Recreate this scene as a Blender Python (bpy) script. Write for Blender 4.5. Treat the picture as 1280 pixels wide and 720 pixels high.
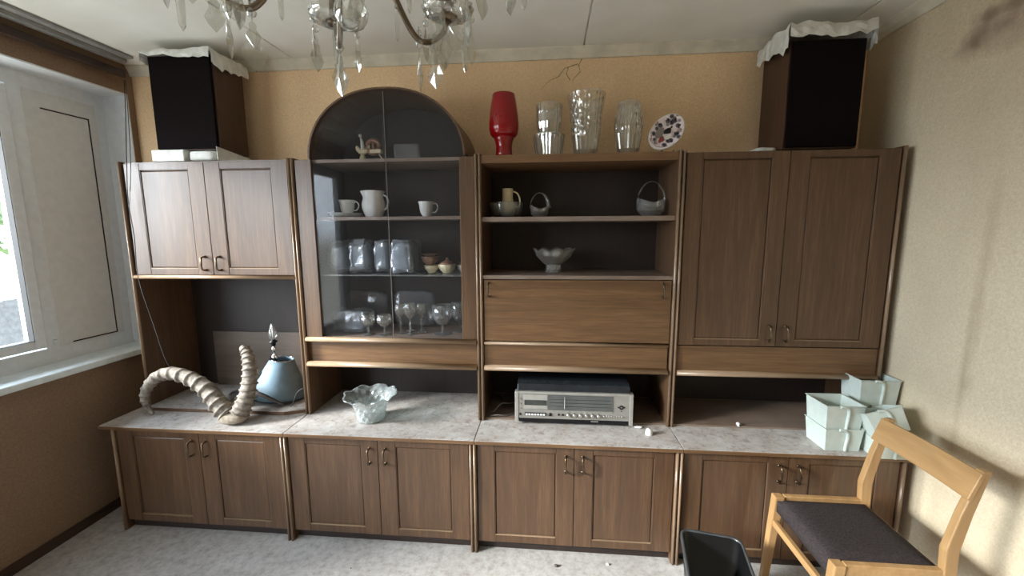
import bpy, bmesh, math, random
from mathutils import Vector, Matrix, noise
random.seed(7)
PI = math.pi
for o in list(bpy.data.objects): bpy.data.objects.remove(o, do_unlink=True)
SC = bpy.context.scene
COL = SC.collection

# ---------------------------------------------------------------- camera
F, YAW, PITCH, ROLL = 515.07, .088, -.136, .005
CAM = Vector((2.119, -2.395, 1.573))
Rm = Matrix.Rotation(YAW, 3, 'Z') @ Matrix.Rotation(PITCH, 3, 'X') @ Matrix.Rotation(ROLL, 3, 'Y')
cd = bpy.data.cameras.new('camera'); cam = bpy.data.objects.new('camera', cd); COL.objects.link(cam)
cd.sensor_width = 36; cd.lens = F*36/1280; cd.clip_start = .02; cd.clip_end = 200
rt, fw, up = Rm @ Vector((1,0,0)), Rm @ Vector((0,1,0)), Rm @ Vector((0,0,1))
m = Matrix((rt, up, -fw)).transposed().to_4x4(); m.translation = CAM
cam.matrix_world = m
SC.camera = cam

# ---------------------------------------------------------------- world, light, exposure
W = bpy.data.worlds.new('sky'); SC.world = W; W.use_nodes = True
wn = W.node_tree; bg = wn.nodes['Background']
wt = wn.nodes.new('ShaderNodeTexCoord'); ws = wn.nodes.new('ShaderNodeSeparateXYZ'); wr = wn.nodes.new('ShaderNodeValToRGB')
wn.links.new(wt.outputs['Generated'], ws.inputs[0]); wm = wn.nodes.new('ShaderNodeMapRange'); wm.inputs[1].default_value = -1; wm.inputs[2].default_value = 1
wn.links.new(ws.outputs['Z'], wm.inputs[0]); wn.links.new(wm.outputs[0], wr.inputs[0]); wn.links.new(wr.outputs[0], bg.inputs[0])
wr.color_ramp.elements[0].position = .0; wr.color_ramp.elements[0].color = (.84, .91, 1, 1)
wr.color_ramp.elements[1].position = 1; wr.color_ramp.elements[1].color = (.74, .85, 1, 1)
e_ = wr.color_ramp.elements.new(.485); e_.color = (.34, .34, .32, 1)
e_ = wr.color_ramp.elements.new(.505); e_.color = (.84, .91, 1, 1)
wr.color_ramp.elements[0].color = (.34, .34, .32, 1)
bg.inputs[1].default_value = 12
SUNL = bpy.data.lights.new('window_sky_portal', 'AREA'); SUNL.shape = 'RECTANGLE'; SUNL.size = 3.5; SUNL.size_y = 2.35
SUNL.cycles.is_portal = True
so = bpy.data.objects.new('window_sky_portal', SUNL); COL.objects.link(so)
so.location = (-.64, -1.77, 1.24); so.rotation_euler = (0, -PI/2, PI)
so.rotation_euler = Vector((1, 0, 0)).to_track_quat('-Z', 'Y').to_euler()
sn = bpy.data.lights.new('hazy_sun', 'SUN'); sn.energy = 8; sn.angle = math.radians(15); sn.color = (1, .985, .96)
sun = bpy.data.objects.new('hazy_sun', sn); COL.objects.link(sun); sun.location = (-6, -5, 5)
sun.rotation_euler = Vector((.88, .38, -.40)).to_track_quat('-Z', 'Y').to_euler()
SC.view_settings.view_transform = 'Standard'; SC.view_settings.look = 'None'
SC.view_settings.exposure = 1.0; SC.view_settings.gamma = 1; SC.view_settings.use_curve_mapping = False
cy = SC.cycles
cy.use_denoising = True; cy.max_bounces = 10; cy.diffuse_bounces = 6; cy.glossy_bounces = 4
cy.transmission_bounces = 8; cy.transparent_max_bounces = 24; cy.caustics_reflective = False; cy.caustics_refractive = False
cy.sample_clamp_indirect = 6

# ---------------------------------------------------------------- materials
def s2l(c):
    return tuple((x/255/12.92 if x/255 <= .04045 else ((x/255+.055)/1.055)**2.4) for x in c) + (1,)
class NT:
    def __init__(s, name):
        s.m = bpy.data.materials.new(name); s.m.use_nodes = True; s.t = s.m.node_tree
        s.b = s.t.nodes['Principled BSDF']; s.out = s.t.nodes['Material Output']
    def n(s, typ, **kw):
        x = s.t.nodes.new(typ)
        for k, v in kw.items():
            if k.startswith('_'): setattr(x, k[1:], v)
            else: x.inputs[k].default_value = v
        return x
    def l(s, a, b): s.t.links.new(a, b)
def coords(t, scale, rot=(0,0,0), loc=(0,0,0)):
    tc = t.n('ShaderNodeTexCoord'); mp = t.n('ShaderNodeMapping'); t.l(tc.outputs['Object'], mp.inputs[0])
    mp.inputs['Scale'].default_value = scale; mp.inputs['Rotation'].default_value = rot; mp.inputs['Location'].default_value = loc
    return mp.outputs[0]
def ramp(t, fac, stops):
    r = t.n('ShaderNodeValToRGB'); e = r.color_ramp.elements
    while len(e) < len(stops): e.new(.5)
    for i in range(len(stops)-1, -1, -1): e[i].position = stops[i][0]; e[i].color = stops[i][1]
    t.l(fac, r.inputs[0]); return r.outputs[0]
def mixc(t, fac, a, b):
    x = t.n('ShaderNodeMix', _data_type='RGBA')
    if hasattr(fac, 'is_output'): t.l(fac, x.inputs[0])
    else: x.inputs[0].default_value = fac
    for i, v in ((6, a), (7, b)):
        if hasattr(v, 'is_output'): t.l(v, x.inputs[i])
        else: x.inputs[i].default_value = v
    return x.outputs[2]
def bump(t, h, strength=.2, dist=.002):
    b = t.n('ShaderNodeBump'); b.inputs['Strength'].default_value = strength; b.inputs['Distance'].default_value = dist
    t.l(h, b.inputs['Height']); t.l(b.outputs[0], t.b.inputs['Normal'])
MT = {}
def plain(name, rgb, rough=.6, metal=0, var=.06, nscale=30, spec=.5, bmp=0):
    t = NT(name); c = s2l(rgb)
    nz = t.n('ShaderNodeTexNoise'); nz.inputs['Scale'].default_value = nscale; nz.inputs['Detail'].default_value = 4
    t.l(coords(t, (1,1,1)), nz.inputs[0])
    d = tuple(max(0, x*(1-var*3)) for x in c[:3])+(1,); u = tuple(min(1, x*(1+var*2)) for x in c[:3])+(1,)
    t.l(ramp(t, nz.outputs[0], [(.3, d), (.7, u)]), t.b.inputs['Base Color'])
    t.b.inputs['Roughness'].default_value = rough; t.b.inputs['Metallic'].default_value = metal
    t.b.inputs['Specular IOR Level'].default_value = spec
    if bmp: bump(t, nz.outputs[0], bmp)
    MT[name] = t.m; return t.m
def wood(name, rgb_a, rgb_b, axis='z', rough=.42, dust=.0, fine=55):
    t = NT(name)
    al = max(2.2, fine*.06); sc = {'z': (fine, fine, al), 'x': (al, fine, fine), 'y': (fine, al, fine)}[axis]
    v = coords(t, sc)
    n1 = t.n('ShaderNodeTexNoise'); n1.inputs['Scale'].default_value = 1; n1.inputs['Detail'].default_value = 6; n1.inputs['Roughness'].default_value = .65
    t.l(v, n1.inputs[0])
    v2 = coords(t, tuple(x*.18 if x > 5 else x*.8 for x in sc))
    n2 = t.n('ShaderNodeTexNoise'); n2.inputs['Scale'].default_value = 1; n2.inputs['Detail'].default_value = 3; n2.inputs['Distortion'].default_value = 1.2
    t.l(v2, n2.inputs[0])
    a = ramp(t, n1.outputs[0], [(.33, s2l(rgb_a)), (.68, s2l(rgb_b))])
    b = mixc(t, ramp(t, n2.outputs[0], [(.35, (0,0,0,1)), (.65, (.55,.55,.55,1))]), a, s2l(tuple(x*.78 for x in rgb_a)))
    if dust:
        n3 = t.n('ShaderNodeTexNoise'); n3.inputs['Scale'].default_value = 5; n3.inputs['Detail'].default_value = 8
        t.l(coords(t, (1,1,1)), n3.inputs[0])
        b = mixc(t, ramp(t, n3.outputs[0], [(.35, (dust*.6,)*3+(1,)), (.7, (dust*1.2,)*3+(1,))]), b, s2l((190,184,178)))
    t.l(b, t.b.inputs['Base Color']); t.b.inputs['Roughness'].default_value = rough
    bump(t, n1.outputs[0], .16, .001)
    MT[name] = t.m; return t.m
wood('wood', (84,61,44), (106,79,57), 'z', .34, fine=130)
wood('wood_h', (102,73,48), (128,96,65), 'x', .38, fine=110)
wood('wood_dark_shaded', (38,27,23), (50,36,30), 'z', .6)  # dark wood, taken darker still: interior shade put into the colour
wood('wood_edge_lit', (132,108,86), (152,126,102), 'z', .22, fine=30)  # front lips: light caught on the round edge painted as paler wood
wood('wood_edge_lit_h', (144,120,96), (164,138,112), 'x', .24, fine=30)  # rails and bottom mouldings: highlights painted in as the palest wood
wood('moulding_wood_lit', (104,80,62), (124,98,78), 'z', .3, fine=30)  # door wood lightened to paint the glint on the side mouldings
wood('wood_shelf', (100,74,54), (125,96,72), 'x', .45, dust=.22)
wood('chair_wood', (172,132,86), (194,156,108), 'z', .4, fine=35)
wood('chair_wood_h', (172,132,86), (194,156,108), 'y', .4, fine=35)
wood('speaker_wood', (66,42,28), (84,56,40), 'z', .5)
wood('leaning_board', (92,78,66), (108,92,80), 'x', .5)
wood('rail_wood', (58,42,34), (74,54,44), 'y', .5)
plain('handle_metal', (120,104,86), .32, 1, .05)
plain('brass', (118,104,88), .36, 1, .1)
plain('chrome', (205,205,205), .12, 1, .02)
plain('silver_plastic', (190,188,182), .35, .6, .03)
plain('black_plastic', (14,14,18), .3, 0, .1)
plain('bin_plastic', (12,12,14), .3, 0, .1)
plain('bin_rim', (62,64,66), .35, 0, .1)
plain('grille_cloth', (22,17,18), .95, 0, .15, 300, .05, .4)
plain('white_frame', (222,226,230), .35, 0, .02)
plain('sandwich_panel', (214,214,214), .55, 0, .02)
plain('gasket', (18,18,20), .7)
plain('sill_white', (225,235,238), .3, 0, .03)
plain('cornice_paint', (214,206,188), .8, 0, .05, 12)
plain('porcelain', (232,232,228), .22, 0, .02)
plain('cream_ceramic', (222,208,172), .3, 0, .05)
plain('brown_ceramic', (150,110,88), .35, 0, .1)
plain('bone', (150,138,122), .7, 0, .12, 60, .3, .5)
plain('dark_horn', (62,56,54), .5, 0, .15, 60)
plain('tub_plastic', (196,206,200), .38, 0, .02)
plain('track_grey', (140,138,136), .6)
plain('white_bit', (235,235,235), .5)
plain('cable_dark', (44,42,46), .5)
plain('cable_grey', (130,122,118), .5)
plain('cushion_fabric', (58,51,51), .95, 0, .14, 140, .2, .5)
plain('cushion_side', (104,98,104), .95, 0, .1, 140, .2, .5)
plain('debris_grey', (90,88,84), .9)
plain('stereo_panel', (168,166,160), .38, .5, .03)
plain('display_glass', (92,94,92), .2, .2, .12, 8)
plain('cassette_window', (70,72,68), .2, .2, .1)
plain('lid_black', (36,40,44), .22, 0, .1)
plain('tree_leaf', (62,84,44), .8, 0, .3, 8)
plain('concrete_out', (66,69,72), .9, 0, .1)
plain('dark_pipe', (14,15,18), .6)
plain('lamp_shade_blue', (112,136,152), .6, 0, .06, 20)
plain('crack_brown', (120,96,70), .9)
plain('bundle_cloth', (132,142,150), .8, 0, .1, 14)
plain('print_grey', (88,82,90), .3, 0, .25, 60)
plain('print_red', (140,66,60), .3)
plain('print_black', (20,20,20), .5)

# horn: banded relief comes from the geometry, colour from noise
t = NT('horn'); n1 = t.n('ShaderNodeTexNoise'); n1.inputs['Scale'].default_value = 45; n1.inputs['Detail'].default_value = 8
t.l(coords(t, (1,1,1)), n1.inputs[0]); t.l(ramp(t, n1.outputs[0], [(.3, s2l((84,76,68))), (.7, s2l((150,140,128)))]), t.b.inputs['Base Color'])
t.b.inputs['Roughness'].default_value = .75; bump(t, n1.outputs[0], .6, .003); MT['horn'] = t.m

def glassy(name, tint=(1,1,1), clear=.6, diff=.1, rough=.05, cut=0, diffc=(.9,.93,.93), gmul=1.0):
    """thin glass: transparent body, fresnel reflection, a little scattering of dust and cut facets"""
    t = NT(name); t.t.nodes.remove(t.b)
    tr = t.n('ShaderNodeBsdfTransparent'); tr.inputs[0].default_value = tint+(1,)
    gl = t.n('ShaderNodeBsdfGlossy'); gl.inputs['Roughness'].default_value = rough
    df = t.n('ShaderNodeBsdfDiffuse'); df.inputs[0].default_value = diffc+(1,)
    fr = t.n('ShaderNodeLayerWeight'); fr.inputs[0].default_value = .5
    pw = t.n('ShaderNodeMath', _operation='MULTIPLY_ADD'); pw.inputs[1].default_value = gmul*(1-clear); pw.inputs[2].default_value = .04*gmul
    t.l(fr.outputs['Facing'], pw.inputs[0])
    m1 = t.n('ShaderNodeMixShader'); m2 = t.n('ShaderNodeMixShader')
    t.l(pw.outputs[0], m1.inputs[0]); t.l(tr.outputs[0], m1.inputs[1]); t.l(gl.outputs[0], m1.inputs[2])
    m2.inputs[0].default_value = diff
    t.l(m1.outputs[0], m2.inputs[1]); t.l(df.outputs[0], m2.inputs[2]); t.l(m2.outputs[0], t.out.inputs[0])
    if cut:
        vo = t.n('ShaderNodeTexVoronoi', _distance='MANHATTAN'); vo.inputs['Scale'].default_value = cut; t.l(coords(t, (1,1,1)), vo.inputs[0])
        b = t.n('ShaderNodeBump'); b.inputs['Strength'].default_value = .9; b.inputs['Distance'].default_value = .0045
        t.l(vo.outputs[0], b.inputs['Height'])
        for x in (gl, df): t.l(b.outputs[0], x.inputs['Normal'])
        t.l(b.outputs[0], fr.inputs['Normal'])
    MT[name] = t.m; return t.m
glassy('window_glass', (.96,.98,.98), .92, .0, .0)
glassy('smoked_glass', (.90,.90,.91), .92, .012, .02, diffc=(.5,.5,.5), gmul=.25)
glassy('shelf_glass', (.75,.82,.8), .6, .12, .05)
glassy('clear_glass', (.95,.96,.96), .45, .05, .05)
glassy('crystal', (.93,.93,.91), .30, .045, .03, diffc=(.9,.88,.8), gmul=1.2)
glassy('crystal_bright', (.9,.96,.96), .2, .14, .04, diffc=(.9,.95,.95))
glassy('frosted_crystal', (.88,.88,.86), .25, .08, .10, diffc=(.8,.79,.76))
glassy('drop_crystal', (.93,.93,.9), .3, .07, .05, diffc=(.85,.85,.8))
glassy('dim_glass', (.8,.8,.78), .5, .07, .08)
glassy('plastic_film', (.85,.87,.9), .4, .20, .12, cut=16, diffc=(.62,.68,.74))
glassy('plastic_film_thin', (.9,.9,.92), .5, .08, .12, cut=12, diffc=(.7,.72,.78))
t = NT('red_glass'); t.b.inputs['Base Color'].default_value = s2l((150,16,20)); t.b.inputs['Roughness'].default_value = .12
n1 = t.n('ShaderNodeTexVoronoi'); n1.inputs['Scale'].default_value = 28; t.l(coords(t, (1,1,1)), n1.inputs[0]); bump(t, n1.outputs[0], .25, .004)
t.b.inputs['Transmission Weight'].default_value = .15; MT['red_glass'] = t.m

t = NT('milky_panel'); t.t.nodes.remove(t.b)
tl_ = t.n('ShaderNodeBsdfTranslucent'); tl_.inputs[0].default_value = (.85,.87,.88,1); df_ = t.n('ShaderNodeBsdfDiffuse'); df_.inputs[0].default_value = (.8,.82,.83,1)
mx_ = t.n('ShaderNodeMixShader'); mx_.inputs[0].default_value = .35; t.l(tl_.outputs[0], mx_.inputs[1]); t.l(df_.outputs[0], mx_.inputs[2]); t.l(mx_.outputs[0], t.out.inputs[0]); MT['milky_panel'] = t.m
# paper
t = NT('paper'); n1 = t.n('ShaderNodeTexNoise'); n1.inputs['Scale'].default_value = 22; n1.inputs['Detail'].default_value = 6
t.l(coords(t, (1,1,1)), n1.inputs[0]); t.l(ramp(t, n1.outputs[0], [(.3, s2l((196,196,190))), (.7, s2l((226,226,222)))]), t.b.inputs['Base Color'])
t.b.inputs['Roughness'].default_value = .7; bump(t, n1.outputs[0], .7, .006); MT['paper'] = t.m

# dusty worktop: pale dust with scuffs where the brown laminate shows
t = NT('dusty_top')
n1 = t.n('ShaderNodeTexNoise'); n1.inputs['Scale'].default_value = 9; n1.inputs['Detail'].default_value = 9; n1.inputs['Roughness'].default_value = .78; n1.inputs['Distortion'].default_value = .35
t.l(coords(t, (1,1.4,1)), n1.inputs[0])
n2 = t.n('ShaderNodeTexNoise'); n2.inputs['Scale'].default_value = 42; n2.inputs['Detail'].default_value = 6; n2.inputs['Distortion'].default_value = .8
t.l(coords(t, (1,1,1)), n2.inputs[0])
c1 = ramp(t, n1.outputs[0], [(.34, s2l((146,132,122))), (.44, s2l((174,166,160))), (.66, s2l((198,195,193)))])
c2 = mixc(t, ramp(t, n2.outputs[0], [(.52, (0,0,0,1)), (.68, (.6,.6,.6,1))]), c1, s2l((126,110,100)))
t.l(c2, t.b.inputs['Base Color']); t.b.inputs['Roughness'].default_value = .55; bump(t, n2.outputs[0], .25, .001); MT['dusty_top'] = t.m

# wallpaper
def wallpaper(name, lo, hi, stain=False, rotx=False):
    t = NT(name)
    n1 = t.n('ShaderNodeTexNoise'); n1.inputs['Scale'].default_value = 110; n1.inputs['Detail'].default_value = 5; n1.inputs['Distortion'].default_value = 1.0
    t.l(coords(t, (1,1,1)), n1.inputs[0])
    n2 = t.n('ShaderNodeTexNoise'); n2.inputs['Scale'].default_value = 2.6; n2.inputs['Detail'].default_value = 6
    t.l(coords(t, (1,1,.6)), n2.inputs[0])
    c = ramp(t, n1.outputs[0], [(.35, s2l(lo)), (.65, s2l(hi))])
    c = mixc(t, ramp(t, n2.outputs[0], [(.4, (0,0,0,1)), (.75, (.45,.45,.45,1))]), c, s2l(tuple(x*.86 for x in lo)))
    if stain:
        for (cy_, cz, ry, rz, col, k) in [(-.68, 2.30, .17, .09, (136,108,104), .9), (-.56, 2.27, .07, .06, (128,104,84), .7), (-.78, 2.36, .2, .03, (96,70,50), .9),
                                        (-.72, 1.35, .03, .5, (150,128,92), .45), (-.70, 1.0, .02, .5, (140,118,88), .4)]:
            tc = t.n('ShaderNodeTexCoord'); mp = t.n('ShaderNodeMapping'); t.l(tc.outputs['Object'], mp.inputs[0])
            mp.inputs['Location'].default_value = (0, -cy_/ry, -cz/rz); mp.inputs['Scale'].default_value = (0, 1/ry, 1/rz)
            nn = t.n('ShaderNodeTexNoise'); nn.inputs['Scale'].default_value = 9; nn.inputs['Detail'].default_value = 5; t.l(tc.outputs['Object'], nn.inputs[0])
            ln = t.n('ShaderNodeVectorMath', _operation='LENGTH'); t.l(mp.outputs[0], ln.inputs[0])
            ad = t.n('ShaderNodeMath', _operation='MULTIPLY_ADD'); ad.inputs[1].default_value = 1.6; t.l(nn.outputs[0], ad.inputs[0]); t.l(ln.outputs['Value'], ad.inputs[2])
            hv = t.n('ShaderNodeMath', _operation='MULTIPLY'); hv.inputs[1].default_value = .5; t.l(ad.outputs[0], hv.inputs[0]); ad = hv
            c = mixc(t, ramp(t, ad.outputs[0], [(.42, (k,)*3+(1,)), (.62, (k*.55,)*3+(1,)), (.95, (0,0,0,1))]), c, s2l(col))
    t.l(c, t.b.inputs['Base Color']); t.b.inputs['Roughness'].default_value = .75; t.b.inputs['Specular IOR Level'].default_value = .25
    bump(t, n1.outputs[0], .18, .001); MT[name] = t.m
wallpaper('wallpaper_back', (228,194,152), (244,214,176))
wallpaper('wallpaper_room', (196,176,150), (210,190,164))
wallpaper('wallpaper_right', (208,191,162), (222,208,182), True)
wallpaper('wallpaper_left_shaded', (134,110,90), (150,126,104))  # unlit window wall: its shade put into a darker paper tone
t = NT('ceiling_paint'); n1 = t.n('ShaderNodeTexNoise'); n1.inputs['Scale'].default_value = 3; n1.inputs['Detail'].default_value = 7
t.l(coords(t, (1,1,1)), n1.inputs[0]); t.l(ramp(t, n1.outputs[0], [(.3, s2l((224,222,214))), (.7, s2l((238,237,231)))]), t.b.inputs['Base Color']); t.b.inputs['Roughness'].default_value = .9; MT['ceiling_paint'] = t.m
t = NT('floor_dusty'); n1 = t.n('ShaderNodeTexNoise'); n1.inputs['Scale'].default_value = 26; n1.inputs['Detail'].default_value = 9; n1.inputs['Roughness'].default_value = .75
t.l(coords(t, (1,1,1)), n1.inputs[0]); n2 = t.n('ShaderNodeTexNoise'); n2.inputs['Scale'].default_value = 2.2; n2.inputs['Detail'].default_value = 5; t.l(coords(t, (1,1,1)), n2.inputs[0])
c = ramp(t, n1.outputs[0], [(.32, s2l((140,134,128))), (.5, s2l((176,172,168))), (.7, s2l((196,194,192)))])
c = mixc(t, ramp(t, n2.outputs[0], [(.4, (0,0,0,1)), (.7, (.35,.35,.35,1))]), c, s2l((138,128,120)))
t.l(c, t.b.inputs['Base Color']); t.b.inputs['Roughness'].default_value = .7; bump(t, n1.outputs[0], .4, .003); MT['floor_dusty'] = t.m
# decorative plate print
t = NT('plate_print')
v = coords(t, (1,1,1))
vo = t.n('ShaderNodeTexVoronoi'); vo.inputs['Scale'].default_value = 34; t.l(v, vo.inputs[0])
nz = t.n('ShaderNodeTexNoise'); nz.inputs['Scale'].default_value = 22; nz.inputs['Detail'].default_value = 5; t.l(v, nz.inputs[0])
c = ramp(t, vo.outputs[0], [(.12, s2l((44,40,52))), (.34, s2l((96,88,98))), (.5, s2l((232,222,226)))])
c = mixc(t, ramp(t, nz.outputs[0], [(.5, (0,0,0,1)), (.62, (.6,.6,.6,1))]), c, s2l((214,182,178)))
t.l(c, t.b.inputs['Base Color']); t.b.inputs['Roughness'].default_value = .2; MT['plate_print'] = t.m

# ---------------------------------------------------------------- mesh helpers
class B:
    """bmesh in world coordinates, stored relative to origin o"""
    def __init__(s, o=(0,0,0)): s.bm = bmesh.new(); s.o = Vector(o)
    def v(s, p): return s.bm.verts.new(Vector(p)-s.o)
    def f(s, vs, sm=False):
        try: x = s.bm.faces.new(vs); x.smooth = sm; return x
        except ValueError: return None
    def box(s, x0, x1, y0, y1, z0, z1, M=None):
        P = [Vector((x, y, z)) for x in (x0, x1) for y in (y0, y1) for z in (z0, z1)]
        if M is not None: P = [M @ p for p in P]
        V = [s.v(p) for p in P]
        for q in ((0,1,3,2),(4,6,7,5),(0,4,5,1),(2,3,7,6),(0,2,6,4),(1,5,7,3)): s.f([V[i] for i in q])
        return s
    def prism(s, pts, axis, a, b, sm=False):
        """polygon pts (2D) extruded on axis between a and b; 'y': (x,z), 'z': (x,y), 'x': (y,z)"""
        def P(p, c): return {'y': (p[0], c, p[1]), 'z': (p[0], p[1], c), 'x': (c, p[0], p[1])}[axis]
        A = [s.v(P(p, a)) for p in pts]; C = [s.v(P(p, b)) for p in pts]; n = len(pts)
        s.f(A); s.f(C[::-1])
        for i in range(n): s.f([A[i], C[i], C[(i+1) % n], A[(i+1) % n]], sm)
        return s
    def ring(s, c, ax, r, n=10, sq=(1,1), ref=None, mod=None):
        ax = Vector(ax).normalized(); ref = Vector(ref or (0,0,1))
        if abs(ax.dot(ref)) > .97: ref = Vector((1,0,0))
        u = ax.cross(ref).normalized(); w = ax.cross(u).normalized(); out = []
        for i in range(n):
            a = 2*PI*i/n; k = r*(mod(a) if mod else 1)
            out.append(s.v(Vector(c)+u*math.cos(a)*k*sq[0]+w*math.sin(a)*k*sq[1]))
        return out
    def tube(s, pts, rad, n=8, sq=(1,1), ref=None, caps=True, mod=None, closed=False):
        pts = [Vector(p) for p in pts]; N = len(pts)
        if not hasattr(rad, '__len__'): rad = [rad]*N
        R = []
        for i, p in enumerate(pts):
            a = pts[(i-1) % N] if closed else pts[max(0, i-1)]; c = pts[(i+1) % N] if closed else pts[min(N-1, i+1)]
            R.append(s.ring(p, c-a, rad[i], n, sq, ref, mod))
        for i in range(N if closed else N-1):
            a, c = R[i], R[(i+1) % N]
            for j in range(n): s.f([a[j], a[(j+1) % n], c[(j+1) % n], c[j]], True)
        if caps and not closed: s.f(R[0]); s.f(R[-1][::-1])
        return s
    def lathe(s, prof, c, n=28, mod=None, sq=(1,1), M=None, close=False):
        """prof [(r,z)] about vertical axis at c; mod(angle, r, z) -> (r,z)"""
        c = Vector(c); R = []
        for (r, z) in prof:
            ring = []
            for i in range(n):
                a = 2*PI*i/n; rr, zz = mod(a, r, z) if mod else (r, z)
                p = Vector((math.cos(a)*rr*sq[0], math.sin(a)*rr*sq[1], zz))
                if M is not None: p = M @ p
                ring.append(s.v(c+p))
            R.append(ring)
        for i in range(len(R)-1):
            for j in range(n): s.f([R[i][j], R[i][(j+1) % n], R[i+1][(j+1) % n], R[i+1][j]], True)
        if prof[0][0] > 1e-5: s.f(R[0][::-1])
        if close and prof[-1][0] > 1e-5: s.f(R[-1])
        bmesh.ops.remove_doubles(s.bm, verts=s.bm.verts[:], dist=1e-6)
        return s
    def ball(s, c, r, n=12, sq=(1,1,1)):
        prof = [(max(1e-6, math.sin(PI*i/(n//2))*r*1.0), -math.cos(PI*i/(n//2))*r*sq[2]) for i in range(n//2+1)]
        return s.lathe(prof, c, n, sq=(sq[0], sq[1]))
    def blob(s, c, size, seed=0, amp=.08, e=.5, n=26, freq=6, M=None):
        """crumpled superellipsoid"""
        c = Vector(c); R = []
        def sp(x): return math.copysign(abs(x)**e, x)
        for i in range(n//2+1):
            ph = -PI/2+PI*i/(n//2); ring = []
            for j in range(n):
                a = 2*PI*j/n
                p = Vector((sp(math.cos(ph))*sp(math.cos(a))*size[0], sp(math.cos(ph))*sp(math.sin(a))*size[1], sp(math.sin(ph))*size[2]))
                q = p*freq+Vector((seed*7.1, seed*3.3, seed*1.7))
                d = noise.noise(q)*.6+abs(noise.noise(q*2.3))*.7
                k = 1+amp*(d*2)
                zz = p.z*k if p.z > -size[2]*.98 else p.z
                pp = Vector((p.x*k, p.y*k, zz))
                if M is not None: pp = M @ pp
                ring.append(s.v(c+pp))
            R.append(ring)
        for i in range(len(R)-1):
            for j in range(n): s.f([R[i][j], R[i][(j+1) % n], R[i+1][(j+1) % n], R[i+1][j]], True)
        bmesh.ops.remove_doubles(s.bm, verts=s.bm.verts[:], dist=1e-6)
        return s
def obj(name, b, mat, parent=None, bev=0, label=None):
    me = bpy.data.meshes.new(name)
    bmesh.ops.recalc_face_normals(b.bm, faces=b.bm.faces[:])
    b.bm.to_mesh(me); b.bm.free(); me.materials.append(MT[mat])
    o = bpy.data.objects.new(name, me); COL.objects.link(o)
    if parent is not None: o.parent = parent
    else: o.location = b.o
    if bev:
        md = o.modifiers.new('bevel', 'BEVEL'); md.width = bev; md.segments = 2; md.limit_method = 'ANGLE'
        md.harden_normals = False
    if label: o['label'] = label
    return o
def tag(o, label, cat, group=None):
    o['label'] = label; o['category'] = cat
    if group: o['group'] = group
    return o
def thing(name, label, cat, loc, group=None, rot=(0,0,0)):
    o = bpy.data.objects.new(name, None); COL.objects.link(o); o.location = loc; o.rotation_euler = rot
    o.empty_display_size = .05
    return tag(o, label, cat, group)
def struct(name, b, mat, parent=None):
    o = obj(name, b, mat, parent)
    if parent is None: o['kind'] = 'structure'
    return o

# ---------------------------------------------------------------- room shell
XL, XR, YB, ZC = -.362, 3.735, -4.6, 2.55
WY0, WY1, WZ0, WZ1, WX = -.04, -1.36, .87, 2.385, -.55
DY0, DY1, DZ0 = -1.42, -3.50, .06
struct('floor', B().box(XL-.3, XR+.1, YB-.1, .1, -.06, 0), 'floor_dusty')
struct('wall_back', B().box(XL-.3, XR+.1, 0, .1, 0, ZC+.1), 'wallpaper_back')
struct('wall_right', B().box(XR, XR+.1, YB-.1, 0, 0, ZC+.1), 'wallpaper_right')
struct('wall_front', B().box(XL-.3, XR, YB-.1, YB, 0, ZC+.1), 'wallpaper_room')
wl = B()
wl.box(XL-.25, XL, DY0, 0, 0, WZ0-.005); wl.box(XL-.25, XL, YB, DY1, 0, WZ0-.005); wl.box(XL-.25, XL, DY1, DY0, 0, DZ0); wl.box(XL-.25, XL, YB, 0, WZ1, ZC+.1)
wl.box(XL-.25, XL, WY0, 0, WZ0-.005, WZ1); wl.box(XL-.25, XL, DY0, WY1, WZ0-.005, WZ1); wl.box(XL-.25, XL, YB, DY1, WZ0-.005, WZ1)
struct('wall_left', wl, 'wallpaper_left_shaded')
ceil = struct('ceiling', B().box(XL-.3, XR+.1, YB-.1, .1, ZC+.012, ZC+.1), 'ceiling_paint')
for a, c in ((XL, .662), (.670, 2.296), (2.304, 3.538), (3.544, XR)):
    obj('ceiling_slab', B().box(a, c, YB, 0, ZC, ZC+.013), 'ceiling_paint', ceil, .003)
def cornice(name, pts, axis, a, b):
    return struct(name, B().prism(pts, axis, a, b), 'cornice_paint')
cornice('trim_1', [(0, ZC), (0, ZC-.055), (-.012, ZC-.055), (-.020, ZC-.03), (-.035, ZC-.008), (-.035, ZC)], 'x', XL+.002, XR-.002)
cornice('trim_2', [(XR, ZC), (XR, ZC-.055), (XR-.012, ZC-.055), (XR-.02, ZC-.03), (XR-.035, ZC-.008), (XR-.035, ZC)], 'y', YB, -.036)
struct('baseboard_left', B().box(XL, XL+.012, YB, -.001, 0, .05), 'rail_wood')
struct('baseboard_right', B().box(XR-.012, XR, YB, -.001, 0, .05), 'rail_wood')

# hairline cracks in the plaster under the cornice
for pts in ([(2.292,-.0,2.494),(2.275,-.0,2.462),(2.285,-.0,2.43),(2.245,-.0,2.39),(2.25,-.0,2.35)], [(2.27,0,2.47),(2.20,0,2.45),(2.17,0,2.41),(2.12,0,2.39),(2.07,0,2.345)], [(2.22,0,2.455),(2.21,0,2.42),(2.23,0,2.39)]):
    obj('crack', B().tube(pts, [.0022,.0014,.0018,.001,.0006][:len(pts)], 5), 'crack_brown', bpy.data.objects['wall_back'])
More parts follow.
